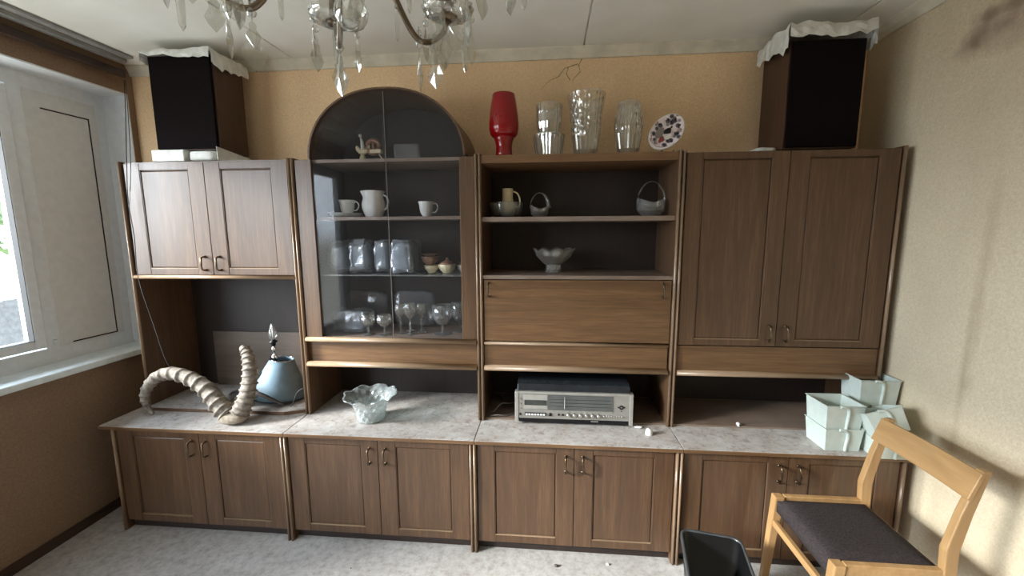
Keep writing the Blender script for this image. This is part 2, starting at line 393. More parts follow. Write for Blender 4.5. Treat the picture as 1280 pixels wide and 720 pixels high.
# window: reveal lining, frame, panes
win = struct('window_1', (lambda b: (b.box(WX-.03, WX+.03, WY1, WY0, WZ0, WZ0+.10), b.box(WX-.03, WX+.03, WY1, WY0, WZ1-.08, WZ1),
      b.box(WX-.03, WX+.03, -.10, WY0, WZ0+.1, WZ1-.08), b.box(WX-.03, WX+.03, -.50, -.44, WZ0+.1, WZ1-.08),
      b.box(WX-.03, WX+.03, WY1, WY1+.07, WZ0+.1, WZ1-.08)) and b)(B()), 'white_frame')
obj('reveal_lining', (lambda b: (b.box(WX, XL+.002, WY0, WY0-.006, WZ0, WZ1), b.box(WX, XL+.002, WY1, WY0, WZ1-.006, WZ1+.001), b.box(WX, XL+.002, WY1-.001, WY1+.006, WZ0, WZ1)) and b)(B()), 'white_frame', win)
obj('infill_panel', B().box(WX-.012, WX+.012, -.44, -.10, WZ0+.1, WZ1-.08), 'sandwich_panel', win)
g = B()
g.box(WX+.012, WX+.034, -.146, -.139, .982, 2.222); g.box(WX+.012, WX+.034, -.37, -.139, 2.218, 2.225); g.box(WX+.012, WX+.034, -.38, -.139, .975, .982)
obj('gasket', g, 'gasket', win)
obj('infill_face', B().box(WX+.012, WX+.033, -.44, -.10, WZ0+.1, WZ1-.08), 'sandwich_panel', win)
for a, c in ((-1.285, -.505),):
    s_ = B()
    for q in ((a, a+.05, WZ0+.11, WZ1-.09), (c-.05, c, WZ0+.11, WZ1-.09), (a+.0501, c-.0501, WZ0+.11, WZ0+.155), (a+.0501, c-.0501, WZ1-.15, WZ1-.09)):
        s_.box(WX-.02, WX+.045, q[0], q[1], q[2], q[3])
    sh = obj('sash', s_, 'white_frame', win, .004)
    obj('pane', B().box(WX-.004, WX+.004, a+.045, c-.045, WZ0+.15, WZ1-.145), 'window_glass', sh)
    gg = B()
    for q in ((a+.045, a+.052, WZ0+.15, WZ1-.15), (c-.052, c-.045, WZ0+.15, WZ1-.15), (a+.05, c-.05, WZ0+.15, WZ0+.157), (a+.05, c-.05, WZ1-.157, WZ1-.15)):
        gg.box(WX+.01, WX+.043, q[0], q[1], q[2], q[3])
    obj('seal', gg, 'gasket', sh)
obj('window_sill', B().box(WX-.02, XL+.045, WY1-.03, -.001, .853, .887), 'sill_white', win, .006)
obj('latch', B().box(WX+.03, WX+.045, -.47, -.455, .985, 1.01), 'white_frame', win)

dw = struct('window_2', (lambda b: (b.box(WX-.03, WX+.03, DY1, DY0, DZ0, DZ0+.09), b.box(WX-.03, WX+.03, DY1, DY0, WZ1-.08, WZ1),
      b.box(WX-.03, WX+.03, DY0-.08, DY0, DZ0+.09, WZ1-.08), b.box(WX-.03, WX+.03, DY1, DY1+.08, DZ0+.09, WZ1-.08),
      b.box(WX-.03, WX+.03, -2.31, -2.24, DZ0+.09, WZ1-.08)) and b)(B()), 'white_frame')
for a, c in ((-3.415, -2.315), (-2.235, -1.505)):
    s_ = B()
    for q in ((a, a+.06, DZ0+.095, WZ1-.085), (c-.06, c, DZ0+.095, WZ1-.085), (a+.06, c-.06, DZ0+.095, DZ0+.16), (a+.06, c-.06, WZ1-.15, WZ1-.085)):
        s_.box(WX-.02, WX+.045, q[0], q[1], q[2], q[3])
    s_.box(WX-.02, WX+.045, a+.06, c-.06, .42, .48)
    sh = obj('sash', s_, 'white_frame', dw, .004)
    obj('floor_dim_panel', B().box(WX-.012, WX+.012, a+.06, c-.06, DZ0+.16, .42), 'sandwich_panel', sh)  # unseen solid panel, added to dim the floor near the window
    obj('pane', B().box(WX-.004, WX+.004, a+.06, c-.06, .48, WZ1-.15), 'window_glass', sh)

# outside: balcony parapet, rail, pipe, foliage
par = thing('balcony_parapet', 'pale grey balcony parapet with a white top rail outside the window', 'balcony', (-2.2, -1, -.2))
obj('wall', B((-2.2,-1,-.2)).box(-2.3, -2.2, -5, 2.2, -.2, 1.04), 'concrete_out', par)
obj('top_rail', B((-2.2,-1,-.2)).box(-2.33, -2.17, -5, 2.2, 1.09, 1.17), 'white_frame', par)
obj('sky_block_slab', B((-2.2,-1,-.2)).box(-1.85, XL-.26, -5, 2.2, 2.74, 2.86), 'concrete_out', par)  # unseen slab added to block high sky and darken the window side
for yy in (-3.5, -2.0, -.5, .45, 1.4): obj('post', B((-2.2,-1,-.2)).box(-2.27, -2.23, yy, yy+.04, 1.04, 1.09), 'white_frame', par)
tag(obj('drain_pipe', B((-2.45, .79, 0)).tube([(-2.45, .79, -.2), (-2.45, .79, 1.80)], .05, 10), 'dark_pipe'), 'dark vertical pipe standing outside beyond the balcony rail', 'pipe')
tr = thing('leafy_tree', 'sunlit leafy tree outside the window at upper left', 'tree', (-6.5, 2.6, -3))
obj('trunk', B((-6.5,2.6,-3)).tube([(-6.5,2.6,-3),(-6.4,2.6,1),(-6.6,2.7,3.2)], [.2,.15,.06]), 'rail_wood', tr)
lf = B((-6.5,2.6,-3))
for i in range(900):
    a = random.random()*2*PI; ph = math.acos(2*random.random()-1); r = 1.6*random.random()**.4
    c = Vector((-6.5+r*math.sin(ph)*math.cos(a), 2.6+r*math.sin(ph)*math.sin(a)*1.2, 3.2+r*math.cos(ph)*1.3))
    u = Vector((random.uniform(-1,1), random.uniform(-1,1), random.uniform(-1,1))).normalized(); w = u.orthogonal().normalized()
    lf.f([lf.v(c+u*.14), lf.v(c+w*.07), lf.v(c-u*.14), lf.v(c-w*.07)])
lo = obj('foliage', lf, 'tree_leaf', tr); lo['kind'] = 'stuff'

# ---------------------------------------------------------------- wall unit
UX = [-.127, .8215, 1.775, 2.736, 3.700]
BX = [-.132, .808, 1.764, 2.726, 3.690]
TH, ZT, ZL, UF, LF = .0175, 1.94, .592, -.372, -.578
def side_panel(o, x0, x1, yf, z0, z1, par):
    """vertical side board with a rounded front lip, its highlight painted as paler wood"""
    p = obj('side_panel', B(o).box(x0, x1, yf+.010, -.004, z0, z1), 'wood', par)
    xm = (x0+x1)/2; r = (x1-x0)/2-.0012
    pts = [(xm-r, yf+.011)]+[(xm-math.cos(a)*r, yf+.010-math.sin(a)*.010) for a in [PI*k/8 for k in range(9)]]+[(xm+r, yf+.011)]
    obj('front_lip', B(o).prism(pts, 'z', z0, z1, True), 'wood_edge_lit', p)
def rounded_bar(o, x0, x1, y, z0, z1, par, mat='wood_edge_lit_h', name='rail', depth=.018):
    zm = (z0+z1)/2; r = (z1-z0)/2
    pts = [(y+.02, z0)]+[(y+depth*.5-math.sin(a)*depth, zm-math.cos(a)*r) for a in [PI*k/8 for k in range(9)]]+[(y+.02, z1)]
    return obj(name, B(o).prism(pts, 'x', x0, x1, True), mat, par, 0)
def handle(o, x, z0, z1, yf, par, mat='handle_metal'):
    r = .0045; pts = []
    y1 = yf-.028
    pts = [(x, yf+.001, z1), (x, y1+.008, z1), (x, y1, z1-.008), (x, y1-.002, (z0+z1)/2), (x, y1, z0+.008), (x, y1+.008, z0), (x, yf+.001, z0)]
    b = B(o).tube(pts, [.006,.0045,.005,.0055,.005,.0045,.006], 8)
    b.ball((x, yf-.003, z1), .008, 8, (1,.4,1)); b.ball((x, yf-.003, z0), .008, 8, (1,.4,1))
    return obj('handle', b, mat, par)
def door(o, x0, x1, z0, z1, yf, par, hx, hz0, hz1, sw=.085, rw=.033, sl=None):
    """framed door: two wide stiles, two narrow rails, recessed panel, bail handle"""
    swl = sw if sl is None else sl
    ya = yf+.018
    d = obj('door', B(o).box(x0, x1, yf+.012, ya, z0, z1), 'wood', par)
    for a, c in ((x0, x0+sw), (x1-sw, x1)): obj('stile', B(o).box(a, c, yf, yf+.012, z0, z1), 'wood', d, .0012)
    for a, c in ((z0, z0+rw), (z1-rw, z1)): obj('cross_rail', B(o).box(x0+sw+.0005, x1-sw-.0005, yf+.001, yf+.012, a, c), 'wood', d, .0012)
    pb = B(o); e = .006
    A = (x0+sw+.003, x1-sw-.003, z0+rw+.003, z1-rw-.003)
    V1 = [pb.v((x, yf+.0105, z)) for x, z in ((A[0],A[2]),(A[1],A[2]),(A[1],A[3]),(A[0],A[3]))]
    V2 = [pb.v((x, yf+.005, z)) for x, z in ((A[0]+e,A[2]+e),(A[1]-e,A[2]+e),(A[1]-e,A[3]-e),(A[0]+e,A[3]-e))]
    pb.f(V2); [pb.f([V1[i], V1[(i+1)%4], V2[(i+1)%4], V2[i]]) for i in range(4)]; pb.f(V1[::-1])
    obj('door_panel', pb, 'wood', d)
    gb = B(o)                                                       # mitred moulding round the panel, edge highlights painted as paler wood
    gb.box(A[0]-.002, A[1]+.002, yf+.0015, yf+.009, A[2]-.0025, A[2]+.001)
    obj('moulding', gb, 'wood_edge_lit_h', d)
    for q in ((A[0]-.002, A[0]+.0005, A[2]+.0015, A[3]), (A[1]-.0005, A[1]+.002, A[2]+.0015, A[3])): obj('moulding', B(o).box(q[0], q[1], yf+.002, yf+.009, q[2], q[3]), 'moulding_wood_lit', d)
    if hx is not None: handle(o, hx, hz0, hz1, yf, d)
    return d
ULAB = ['left upper cabinet with two pale-lit doors above an open niche, next to the window',
        'brown display cabinet with arched smoked glass front and open bay below',
        'brown open-shelf cabinet with drop-front desk door above the stereo bay',
        'tall two-door brown upper cabinet beside the right wall']
def upper_base(i, z1=ZT):
    o = ((UX[i]+UX[i+1])/2, -.2, ZL)
    r = thing('wall_cabinet', ULAB[i], 'cabinet', o, None)
    side_panel(o, UX[i]+.001, UX[i]+TH, UF, ZL+.001, z1+.004, r); side_panel(o, UX[i+1]-TH, UX[i+1]-.001, UF, ZL+.001, z1+.004, r)
    return o, r
# --- unit 1
o, r = upper_base(0); a, c = UX[0]+TH, UX[1]-TH
obj('back_panel', B(o).box(a, c, -.016, -.008, ZL+.02, ZT), 'wood_dark_shaded', r)
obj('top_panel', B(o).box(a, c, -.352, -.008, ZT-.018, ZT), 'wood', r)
obj('shelf', B(o).box(a, c, -.350, -.017, 1.331, 1.350), 'wood_dark_shaded', r)
rounded_bar(o, a+.001, c-.001, -.368, 1.330, 1.351, r)
pts = [(a, -.016), (a, -.392), (.70, -.392), (c, -.345), (c, -.016)]
obj('bottom_board', B(o).prism(pts, 'z', ZL+.001, ZL+.018), 'wood', r)
obj('dust_layer', B(o).prism([(p[0], p[1]+(.002 if p[1] < -.1 else 0)) for p in pts], 'z', ZL+.0182, ZL+.0192), 'dusty_top', r)
sm = .350
door(o, a+.012, sm-.0015, 1.353, 1.932, -.360, r, sm-.042, 1.379, 1.449)
door(o, sm+.0015, c-.004, 1.353, 1.932, -.360, r, sm+.042, 1.379, 1.449)
# --- unit 2 (display)
o, r = upper_base(1); a, c = UX[1]+TH, UX[2]-TH
GA, GB, GM = .925, 1.705, 1.308
CX, RA, RB = (GA+GB)/2, (GB-GA)/2, .318
def arch(x0, x1, z0, a=RA, b=RB, zc=1.94, n=36):
    pts = [(x0, z0), (x1, z0)]; xs = [x1+(x0-x1)*i/n for i in range(n+1)]
    xs = [CX+max(-a, min(a, a*math.cos(PI*i/n))) for i in range(n+1)]
    xs = [x for x in xs if x0-1e-6 <= x <= x1+1e-6]
    if not xs or abs(xs[0]-x1) > 1e-4: xs = [x1]+xs
    if abs(xs[-1]-x0) > 1e-4: xs = xs+[x0]
    for x in xs:
        k = max(0, 1-abs((x-CX)/a)**2.25); pts.append((x, zc+b*k**.5))
    return pts
obj('back_panel', B(o).prism(arch(GA-.006, GB+.006, ZL+.4, RA+.006, RB+.006), 'y', -.014, -.006), 'wood_dark_shaded', r)
obj('lower_back_panel', B(o).box(a, c, -.016, -.008, ZL+.002, ZL+.4), 'wood_dark_shaded', r)
# hood band
hb = B(o); prof = arch(GA, GB, 1.90)[2:]; prof2 = arch(GA-.009, GB+.009, 1.90, RA+.009, RB+.009)[2:]
n_ = min(len(prof), len(prof2))
for i in range(n_-1):
    q = [prof[i], prof[i+1], prof2[i+1], prof2[i]]
    F1 = [hb.v((p[0], -.362, p[1])) for p in q]; F2 = [hb.v((p[0], -.005, p[1])) for p in q]
    hb.f(F1); hb.f(F2[::-1])
    for k in ((0,1),(2,3)): hb.f([F1[k[0]], F2[k[0]], F2[k[1]], F1[k[1]]])
bmesh.ops.remove_doubles(hb.bm, verts=hb.bm.verts[:], dist=1e-5)
obj('arched_hood', hb, 'wood', r)
obj('inner_side', B(o).box(GA-.012, GA, -.340, -.017, 1.0, 1.95), 'wood_dark_shaded', r); obj('inner_side', B(o).box(GB, GB+.012, -.340, -.017, 1.0, 1.95), 'wood_dark_shaded', r)
s1 = obj('stile', B(o).box(a+.006, GA+.004, -.362, -.342, 1.026, 1.934), 'wood', r, .001)
s1 = obj('stile', B(o).box(GB-.018, c-.001, -.362, -.342, 1.026, 1.934), 'wood', r, .001)
obj('moulding', B(o).box(GB-.021, GB-.0185, -.363, -.345, 1.026, 1.934), 'wood_edge_lit', r)
obj('shelf', B(o).box(GA, GB, -.335, -.017, 1.922, 1.938), 'wood_shelf', r)
obj('shelf', B(o).box(GA, GB, -.325, -.017, 1.636, 1.652), 'wood_shelf', r)
obj('glass_shelf', B(o).box(GA, GB, -.315, -.017, 1.345, 1.351), 'shelf_glass', r, label='clear glass shelf')
obj('bottom_board', B(o).box(a, c, -.345, -.017, 1.004, 1.022), 'wood_shelf', r)
obj('apron', B(o).box(a, c, -.338, -.322, .880, 1.003), 'wood_h', r)
obj('bay_ceiling', B(o).box(a, c, -.321, -.017, .866, .880), 'wood_dark_shaded', r)
rounded_bar(o, a+.003, c-.001, -.372, 1.000, 1.025, r); rounded_bar(o, a+.003, c-.001, -.372, .863, .891, r, depth=.024)
for k, (p0, p1, yy) in enumerate(((GA+.001, GM+.006, -.3505), (GM-.004, GB-.001, -.3445))):
    obj('glass_door', B(o).prism(arch(p0, p1, 1.026, RA-.001, RB-.002), 'y', yy-.002, yy+.002), 'smoked_glass', r, label='smoked sliding glass pane')
obj('glass_edge', B(o).box(GM+.0062, GM+.0078, -.353, -.3485, 1.026, 1.94+RB-.008), 'cable_grey', r)
# --- unit 3
o, r = upper_base(2); a, c = UX[2]+TH, UX[3]-TH
obj('back_panel', B(o).box(a, c, -.016, -.008, ZL+.01, ZT), 'wood_dark_shaded', r)
obj('top_panel', B(o).box(a, c, -.362, -.008, 1.900, 1.938), 'wood_h', r, .0015)
obj('shelf', B(o).box(a, c, -.350, -.017, 1.622, 1.645), 'wood_shelf', r, .0015)
obj('shelf', B(o).box(a, c, -.362, -.017, 1.338, 1.357), 'wood_shelf', r, .0015)
d = obj('drop_front', B(o).box(a+.006, c-.004, -.362, -.344, 1.022, 1.334), 'wood_h', r, .001)
handle(o, a+.030, 1.252, 1.318, -.362, d); handle(o, c-.045, 1.252, 1.318, -.362, d)
rounded_bar(o, a+.004, c-.004, -.364, 1.000, 1.016, r, depth=.012)
obj('apron', B(o).box(a+.004, c-.008, -.356, -.340, .893, 1.003), 'wood_h', r)
rounded_bar(o, a+.004, c-.008, -.372, .864, .893, r, depth=.024)
obj('bay_ceiling', B(o).box(a, c, -.339, -.017, .866, .880), 'wood_dark_shaded', r)
obj('bottom_board', B(o).box(a, c, -.352, -.017, ZL+.001, ZL+.008), 'wood_shelf', r)
# --- unit 4
o, r = upper_base(3, 1.937); a, c = UX[3]+TH, UX[4]-TH
obj('back_panel', B(o).box(a, c, -.016, -.008, ZL+.01, ZT-.01), 'wood_dark_shaded', r)
obj('top_panel', B(o).box(a, c, -.346, -.008, 1.917, 1.933), 'wood', r)
sm = 3.211
door(o, a+.004, sm-.0015, 1.018, 1.931, -.362, r, sm-.036, 1.045, 1.118, .072, .030)
door(o, sm+.0015, c-.006, 1.018, 1.931, -.362, r, sm+.040, 1.045, 1.118, .082, .030)
obj('inner_shelf', B(o).box(a, c, -.34, -.017, 1.000, 1.016), 'wood_dark_shaded', r)
obj('apron', B(o).box(a+.003, c-.004, -.356, -.340, .888, 1.012), 'wood_h', r)
rounded_bar(o, a+.003, c-.004, -.368, .861, .888, r, 'wood_edge_lit_h', depth=.022)
obj('bay_ceiling', B(o).box(a, c, -.339, -.017, .866, .880), 'wood_dark_shaded', r)
obj('bottom_board', B(o).box(a, c, -.352, -.017, ZL+.001, ZL+.009), 'wood_shelf', r)
# --- base units and worktops
BL = ['low two-door base cabinet under the horns, nearest the window', 'low two-door base cabinet under the big crystal bowl',
      'low two-door base cabinet under the stereo', 'low two-door base cabinet behind the chair, at the right wall']
TL = ['dusty worktop slab carrying the horns and the lampshade', 'dusty worktop slab carrying the big crystal bowl',
      'dusty scuffed worktop slab in front of the stereo', 'dusty worktop slab carrying the white plastic tubs']
SMS = [.347, 1.290, 2.248, 3.205]
for i in range(4):
    o = ((BX[i]+BX[i+1])/2, -.28, 0); x0, x1 = BX[i], BX[i+1]
    r = thing('base_cabinet', BL[i], 'cabinet', o)
    side_panel(o, x0+.001, x0+TH, LF, 0.001, .5735, r); side_panel(o, x1-TH, x1-.001, LF, 0.001, .5735, r)
    a, c = x0+TH, x1-TH
    obj('back_panel', B(o).box(a, c, -.012, -.005, .05, .574), 'wood_dark_shaded', r)
    obj('kick_board', B(o).box(a, c, -.532, -.516, .001, .07), 'wood_dark_shaded', r)
    obj('bottom_board', B(o).box(a, c, -.540, -.013, .071, .087), 'wood_dark_shaded', r)
    s = SMS[i]; hz = (.445, .522)
    door(o, a+.004, s-.0015, .055, .568, LF+.016, r, s-.040, hz[0], hz[1], .082, .036)
    door(o, s+.0015, c-.004, .055, .568, LF+.016, r, s+.040, hz[0], hz[1], .086, .036)
    wx0 = x0+.012 if i else -.185
    wx1 = BX[i+1]+.009 if i < 3 else 3.70
    tb = B(((wx0+wx1)/2, -.29, .575))
    wt_ = tag(obj('worktop', tb.box(wx0, wx1, LF-.004, -.002, .5745, ZL), 'dusty_top', None, .002), TL[i], 'worktop')
    obj('edge_band', B(((wx0+wx1)/2, -.29, .575)).box(wx0, wx1, LF-.0065, LF-.0042, .5735, ZL-.002), 'wood_h', wt_, .0008)

# ---------------------------------------------------------------- niche: leaning board, horns, lamp, cord
b = B((.45, -.03, .612)); b.box(.02, .800, -.038, -.024, .6125, .962)
tag(obj('loose_board', b, 'leaning_board', None, .001), 'loose grey-brown board standing against the back of the niche behind the blue shade', 'board')
def catmull(P, n=8):
    P = [Vector(p) for p in P]; out = []
    for i in range(len(P)-1):
        p0, p1, p2, p3 = P[max(0, i-1)], P[i], P[i+1], P[min(len(P)-1, i+2)]
        for k in range(n):
            t = k/n; out.append(.5*((2*p1)+(p2-p0)*t+(2*p0-5*p1+4*p2-p3)*t*t+(3*p1-p0-3*p2+p3)*t**3))
    out.append(P[-1]); return out
def horn(name, path, r0, r1, par, o, ridges=15, front=Vector((0,-1,0)), power=.8, side=1):
    """tapering horn with proud knobbly growth rings on its outer and front sides"""
    path = catmull(path, 20); N = len(path); b = B(o); R = []; n = 16
    for i, p in enumerate(path):
        t = i/(N-1); base = r1+(r0-r1)*(1-t)**power
        ph = (t**.92*ridges) % 1.0
        rg = math.exp(-((ph-.5)/.13)**2) if t < .9 else 0
        ax = (path[min(N-1,i+1)]-path[max(0,i-1)]).normalized(); u = ax.cross(Vector((0,1,0))).normalized()*side; w = ax.cross(u).normalized()
        ring = []
        for j in range(n):
            a = 2*PI*j/n; d_ = u*math.cos(a)+w*math.sin(a)
            outer = .35+.65*max(0, math.cos(a)); fr = max(0, d_.dot(front))
            k = .90+rg*.36*max(outer*.9, fr*.9)+.03*noise.noise(p*60+Vector((a,0,0)))
            ring.append(b.v(p+d_*base*k*(1 if abs(math.cos(a)) > .5 else .92)))
        R.append(ring)
    for i in range(N-1):
        for j in range(n): b.f([R[i][j], R[i][(j+1)%n], R[i+1][(j+1)%n], R[i+1][j]], True)
    b.f(R[0]); b.f(R[-1][::-1])
    return obj(name, b, 'horn', par)
o = (.49, -.50, ZL)
hn = thing('ibex_horns', 'pair of big ridged curved horns on a bony skull base, lying on the dusty worktop', 'horns', o)
horn('left_horn', [(.478,-.500,.640),(.415,-.490,.692),(.335,-.470,.762),(.235,-.455,.812),(.120,-.445,.835),(.025,-.440,.808),(-.040,-.440,.742),(-.056,-.445,.680),(-.035,-.450,.632),(-.005,-.455,.606)], .050, .008, hn, o, 18)
horn('right_horn', [(.528,-.500,.645),(.553,-.485,.700),(.566,-.465,.770),(.566,-.445,.845),(.550,-.425,.905),(.524,-.405,.950),(.495,-.395,.970)], .046, .016, hn, o, 13, power=.6, side=-1)
b = B(o); b.blob((.500, -.508, .629), (.066, .042, .030), 3, .14, .8, 24, 14); obj('skull_base', b, 'bone', hn)
o = (.36, -.33, .612)
sh = thing('small_horns', 'small dark curved horns on a knobbly skull plate, lying behind the big ridged horns', 'horns', o)
b = B(o)
b.tube(catmull([(.36,-.36,.66),(.42,-.385,.705),(.50,-.40,.725),(.58,-.402,.712),(.65,-.392,.675),(.69,-.378,.645)], 8), [.020-.014*i/40 for i in range(41)], 8)
obj('long_horn', b, 'dark_horn', sh)
b = B(o); b.tube(catmull([(.34,-.36,.645),(.29,-.37,.635),(.25,-.38,.65),(.225,-.385,.69)], 8), [.018-.013*i/24 for i in range(25)], 8); obj('short_horn', b, 'dark_horn', sh)
b = B(o); b.tube(catmull([(.40,-.30,.69),(.45,-.27,.75),(.47,-.25,.79)], 6), [.022,.022,.02,.02,.02,.021,.024,.027,.03,.03,.028,.022,.012], 8); obj('knob', b, 'bone', sh)
b = B(o); b.blob((.36,-.34,.632), (.07,.05,.02), 5, .22, .8, 20, 16); obj('skull_plate', b, 'bone', sh)

o = (.555, -.21, .612)
lp = thing('lamp_shade', 'pale blue cone lampshade tilted on its side edge in the left niche', 'lampshade', o)
Mx = Matrix.Rotation(.13, 3, 'Y') @ Matrix.Rotation(-.06, 3, 'X')
def shade_prof(t): return (.062+(.158-.062)*t, .205-.205*t)
b = B(o); prof = [shade_prof(k/6) for k in range(7)]; inn = [(r_-.002, z_) for r_, z_ in prof[::-1]]
b.bm.free(); b = B(o)
def open_lathe(b, prof, c, n, M=None):
    c = Vector(c); R = []
    for (r_, z_) in prof:
        R.append([b.v(c+(M @ Vector((math.cos(2*PI*i/n)*r_, math.sin(2*PI*i/n)*r_, z_)) if M else Vector((math.cos(2*PI*i/n)*r_, math.sin(2*PI*i/n)*r_, z_)))) for i in range(n)])
    for i in range(len(R)):
        for j in range(n): b.f([R[i][j], R[i][(j+1)%n], R[(i+1)%len(R)][(j+1)%n], R[(i+1)%len(R)][j]], True)
open_lathe(b, prof+inn, (.548, -.205, .640), 36, Mx)
obj('cone', b, 'lamp_shade_blue', lp)
b = B(o); c0 = Vector((.548,-.205,.640)); 
b.tube([c0+Mx@Vector((math.cos(2*PI*i/30)*.063, math.sin(2*PI*i/30)*.063, .205)) for i in range(30)], .003, 6, closed=True)
obj('top_ring', b, 'chrome', lp)
b = B(o)
b.tube([c0+Mx@Vector((math.cos(2*PI*i/30)*.159, math.sin(2*PI*i/30)*.159, .0)) for i in range(30)], .003, 6, closed=True)
obj('bottom_ring', b, 'cable_dark', lp)
o = (.535, -.20, .612)
tl = thing('candle_lamp', 'bead-stem candle lamp with flame-shaped bulb rising out of the blue shade', 'lamp', o)
b = B(o); x, y = .535, -.20
b.lathe([(.045,0),(.045,.006),(.02,.014),(.006,.02),(.006,.17),(.010,.185),(.014,.20),(.008,.212),(.006,.216),(.016,.230),(.019,.243),(.014,.256),(.006,.262),(.006,.27),(.013,.282),(.015,.293),(.010,.303),(.005,.31)], (x,y,.612), 16)
obj('stem', b, 'chrome', tl)
b = B(o); b.lathe([(.006,.308),(.011,.312),(.013,.330),(.022,.334),(.022,.339),(.013,.342),(.013,.346),(.001,.348)], (x,y,.612), 16); obj('socket', b, 'black_plastic', tl)
b = B(o); b.lathe([(.010,.345),(.022,.362),(.025,.380),(.020,.403),(.011,.424),(.003,.440),(.0005,.444)], (x,y,.612), 16); obj('bulb', b, 'clear_glass', tl)
b = B(o); b.lathe([(.003,.362),(.004,.40),(.001,.43)], (x,y,.612), 8); obj('filament', b, 'white_bit', tl)
cord = catmull([(-.300,-.105,2.44),(-.165,-.25,2.2),(-.050,-.385,1.927),(-.064,-.388,1.746),(-.052,-.392,1.55),(-.050,-.400,1.340),(.0,-.395,1.08),(.050,-.390,.865),(.14,-.37,.74),(.26,-.36,.665),(.34,-.36,.68)], 8)
tag(obj('hanging_cord', B((-.05,-.39,1.2)).tube(cord, .0022, 6), 'cable_dark'), 'thin dark cord hanging from the curtain rail across the left cabinet into the niche', 'cord')
c2 = catmull([(-.292,-.105,2.44),(-.15,-.25,2.2),(-.028,-.385,1.92),(-.062,-.390,1.70)], 8)
tag(obj('cord_strand', B((-.05,-.39,1.7)).tube(c2, .0018, 6), 'cable_dark'), 'second shorter strand beside the hanging cord, ending on the left cabinet stile', 'cord')
tag(obj('power_cord', B((.74,-.3,.612)).tube(catmull([(.70,-.335,.618),(.715,-.33,.64),(.745,-.33,.70),(.785,-.33,.72),(.780,-.30,.66),(.76,-.25,.617)], 8), .003, 6), 'cable_dark'), 'short dark cord looped up against the side panel right of the blue shade', 'cord')

# ---------------------------------------------------------------- speakers with paper
def speaker(x0, x1, y0, y1, z0, z1, label):
    o = ((x0+x1)/2, (y0+y1)/2, z0)
    s = thing('loudspeaker', label, 'speaker', o, None)
    obj('enclosure', B(o).box(x0, x1, y0+.016, y1, z0, z1), 'speaker_wood', s, .002)
    obj('grille', B(o).box(x0+.006, x1-.006, y0, y0+.0155, z0+.006, z1-.006), 'grille_cloth', s, .004)
    return s
speaker(.055, .405, -.312, -.090, 2.006, 2.478, 'black-fronted loudspeaker up on the left cabinet, near the window')
speaker(3.200, 3.520, -.318, -.070, 1.946, 2.418, 'black-fronted loudspeaker up on the right cabinet, in the corner')
def sheet(label, x0, x1, y0, y1, z, skirts, seed, up=.02, wrink=.010):
    """sheet of paper draped over a box top: wavy top plus skirts with uneven hems"""
    o = ((x0+x1)/2, (y0+y1)/2, z); b = B(o); n = 14
    def wob(p): 
        q = Vector(p)*9+Vector((seed*5.3,0,0)); return Vector((noise.noise(q), noise.noise(q+Vector((9,0,0))), abs(noise.noise(q+Vector((0,9,0))))))*wrink
    grid = [[None]*(n+1) for _ in range(n+1)]
    for i in range(n+1):
        for j in range(n+1):
            x = x0+(x1-x0)*i/n; y = y0+(y1-y0)*j/n
            edge = (i in (0, n)) or (j in (0, n))
            p = Vector((x, y, z)); w = wob(p); w.z = w.z+ (up*abs(noise.noise(Vector((x*14+seed, y*14, 2))))+.003)
            if edge: w.x = w.x*.3; w.y = w.y*.3
            grid[i][j] = b.v(p+w)
    for i in range(n):
        for j in range(n): b.f([grid[i][j], grid[i+1][j], grid[i+1][j+1], grid[i][j+1]])
    edges = {'front': ([grid[i][0] for i in range(n+1)], (0,-1,0)), 'right': ([grid[n][j] for j in range(n+1)], (1,0,0)),
             'left': ([grid[0][j] for j in range(n+1)], (-1,0,0)), 'back': ([grid[i][n] for i in range(n+1)], (0,1,0))}
    for k, (h0, h1) in skirts.items():
        vs, nn = edges[k]; prev = vs; N = len(vs)
        for row in range(1, 4):
            cur = []
            for i, v_ in enumerate(vs):
                h = h0+(h1-h0)*i/(N-1); h *= .85+.3*noise.noise(Vector((i*.6+seed, 0, 0)))
                w = wob(v_.co+Vector(o)+Vector((0,0,-row*.03)))
                cur.append(b.v(v_.co+Vector(o)+Vector((0,0,-h*row/3))+Vector(nn)*(.004+.012*abs(noise.noise(Vector((i*.5, row*.5, seed)))))+w*.25))
            for i in range(N-1): b.f([prev[i], prev[i+1], cur[i+1], cur[i]])
            prev = cur
    me = obj('paper_sheet', b, 'paper'); tag(me, label, 'paper')
    md = me.modifiers.new('thick', 'SOLIDIFY'); md.thickness = .0012
    return me
sheet('crumpled pale paper draped over the top of the left loudspeaker', .040, .420, -.330, -.072, 2.485, {'front': (.026, .062), 'right': (.10, .075), 'left': (.075, .02)}, 1.3, .022)
sheet('crumpled pale paper draped over the top of the right loudspeaker', 3.180, 3.540, -.336, -.055, 2.465, {'front': (.075, .058), 'left': (.13, .09), 'right': (.13, .05)}, 4.1, .03, .014)
b = B((.22,-.2,1.942)); b.box(.055, .235, -.345, -.075, 1.9445, 2.003); obj_ = obj('foam_block', b, 'paper', None, .004); tag(obj_, 'bright white packing block under the left half of the left loudspeaker', 'block')
b = B((.31,-.2,1.942)); b.blob((.318,-.205,1.9725), (.076,.13,.0275), 2, .02, .3, 28, 14); tag(obj('crumpled_paper', b, 'paper'), 'grey crumpled paper under the right half of the left loudspeaker', 'paper')
b = B((.43,-.3,1.942)); V = [b.v(p) for p in ((.418,-.34,1.9445),(.50,-.14,1.9445),(.440,-.14,1.985),(.410,-.335,2.015))]; b.f(V); V2=[b.v(p) for p in ((.424,-.345,1.9445),(.506,-.145,1.9445),(.446,-.145,1.985),(.416,-.34,2.015))]; b.f(V2)
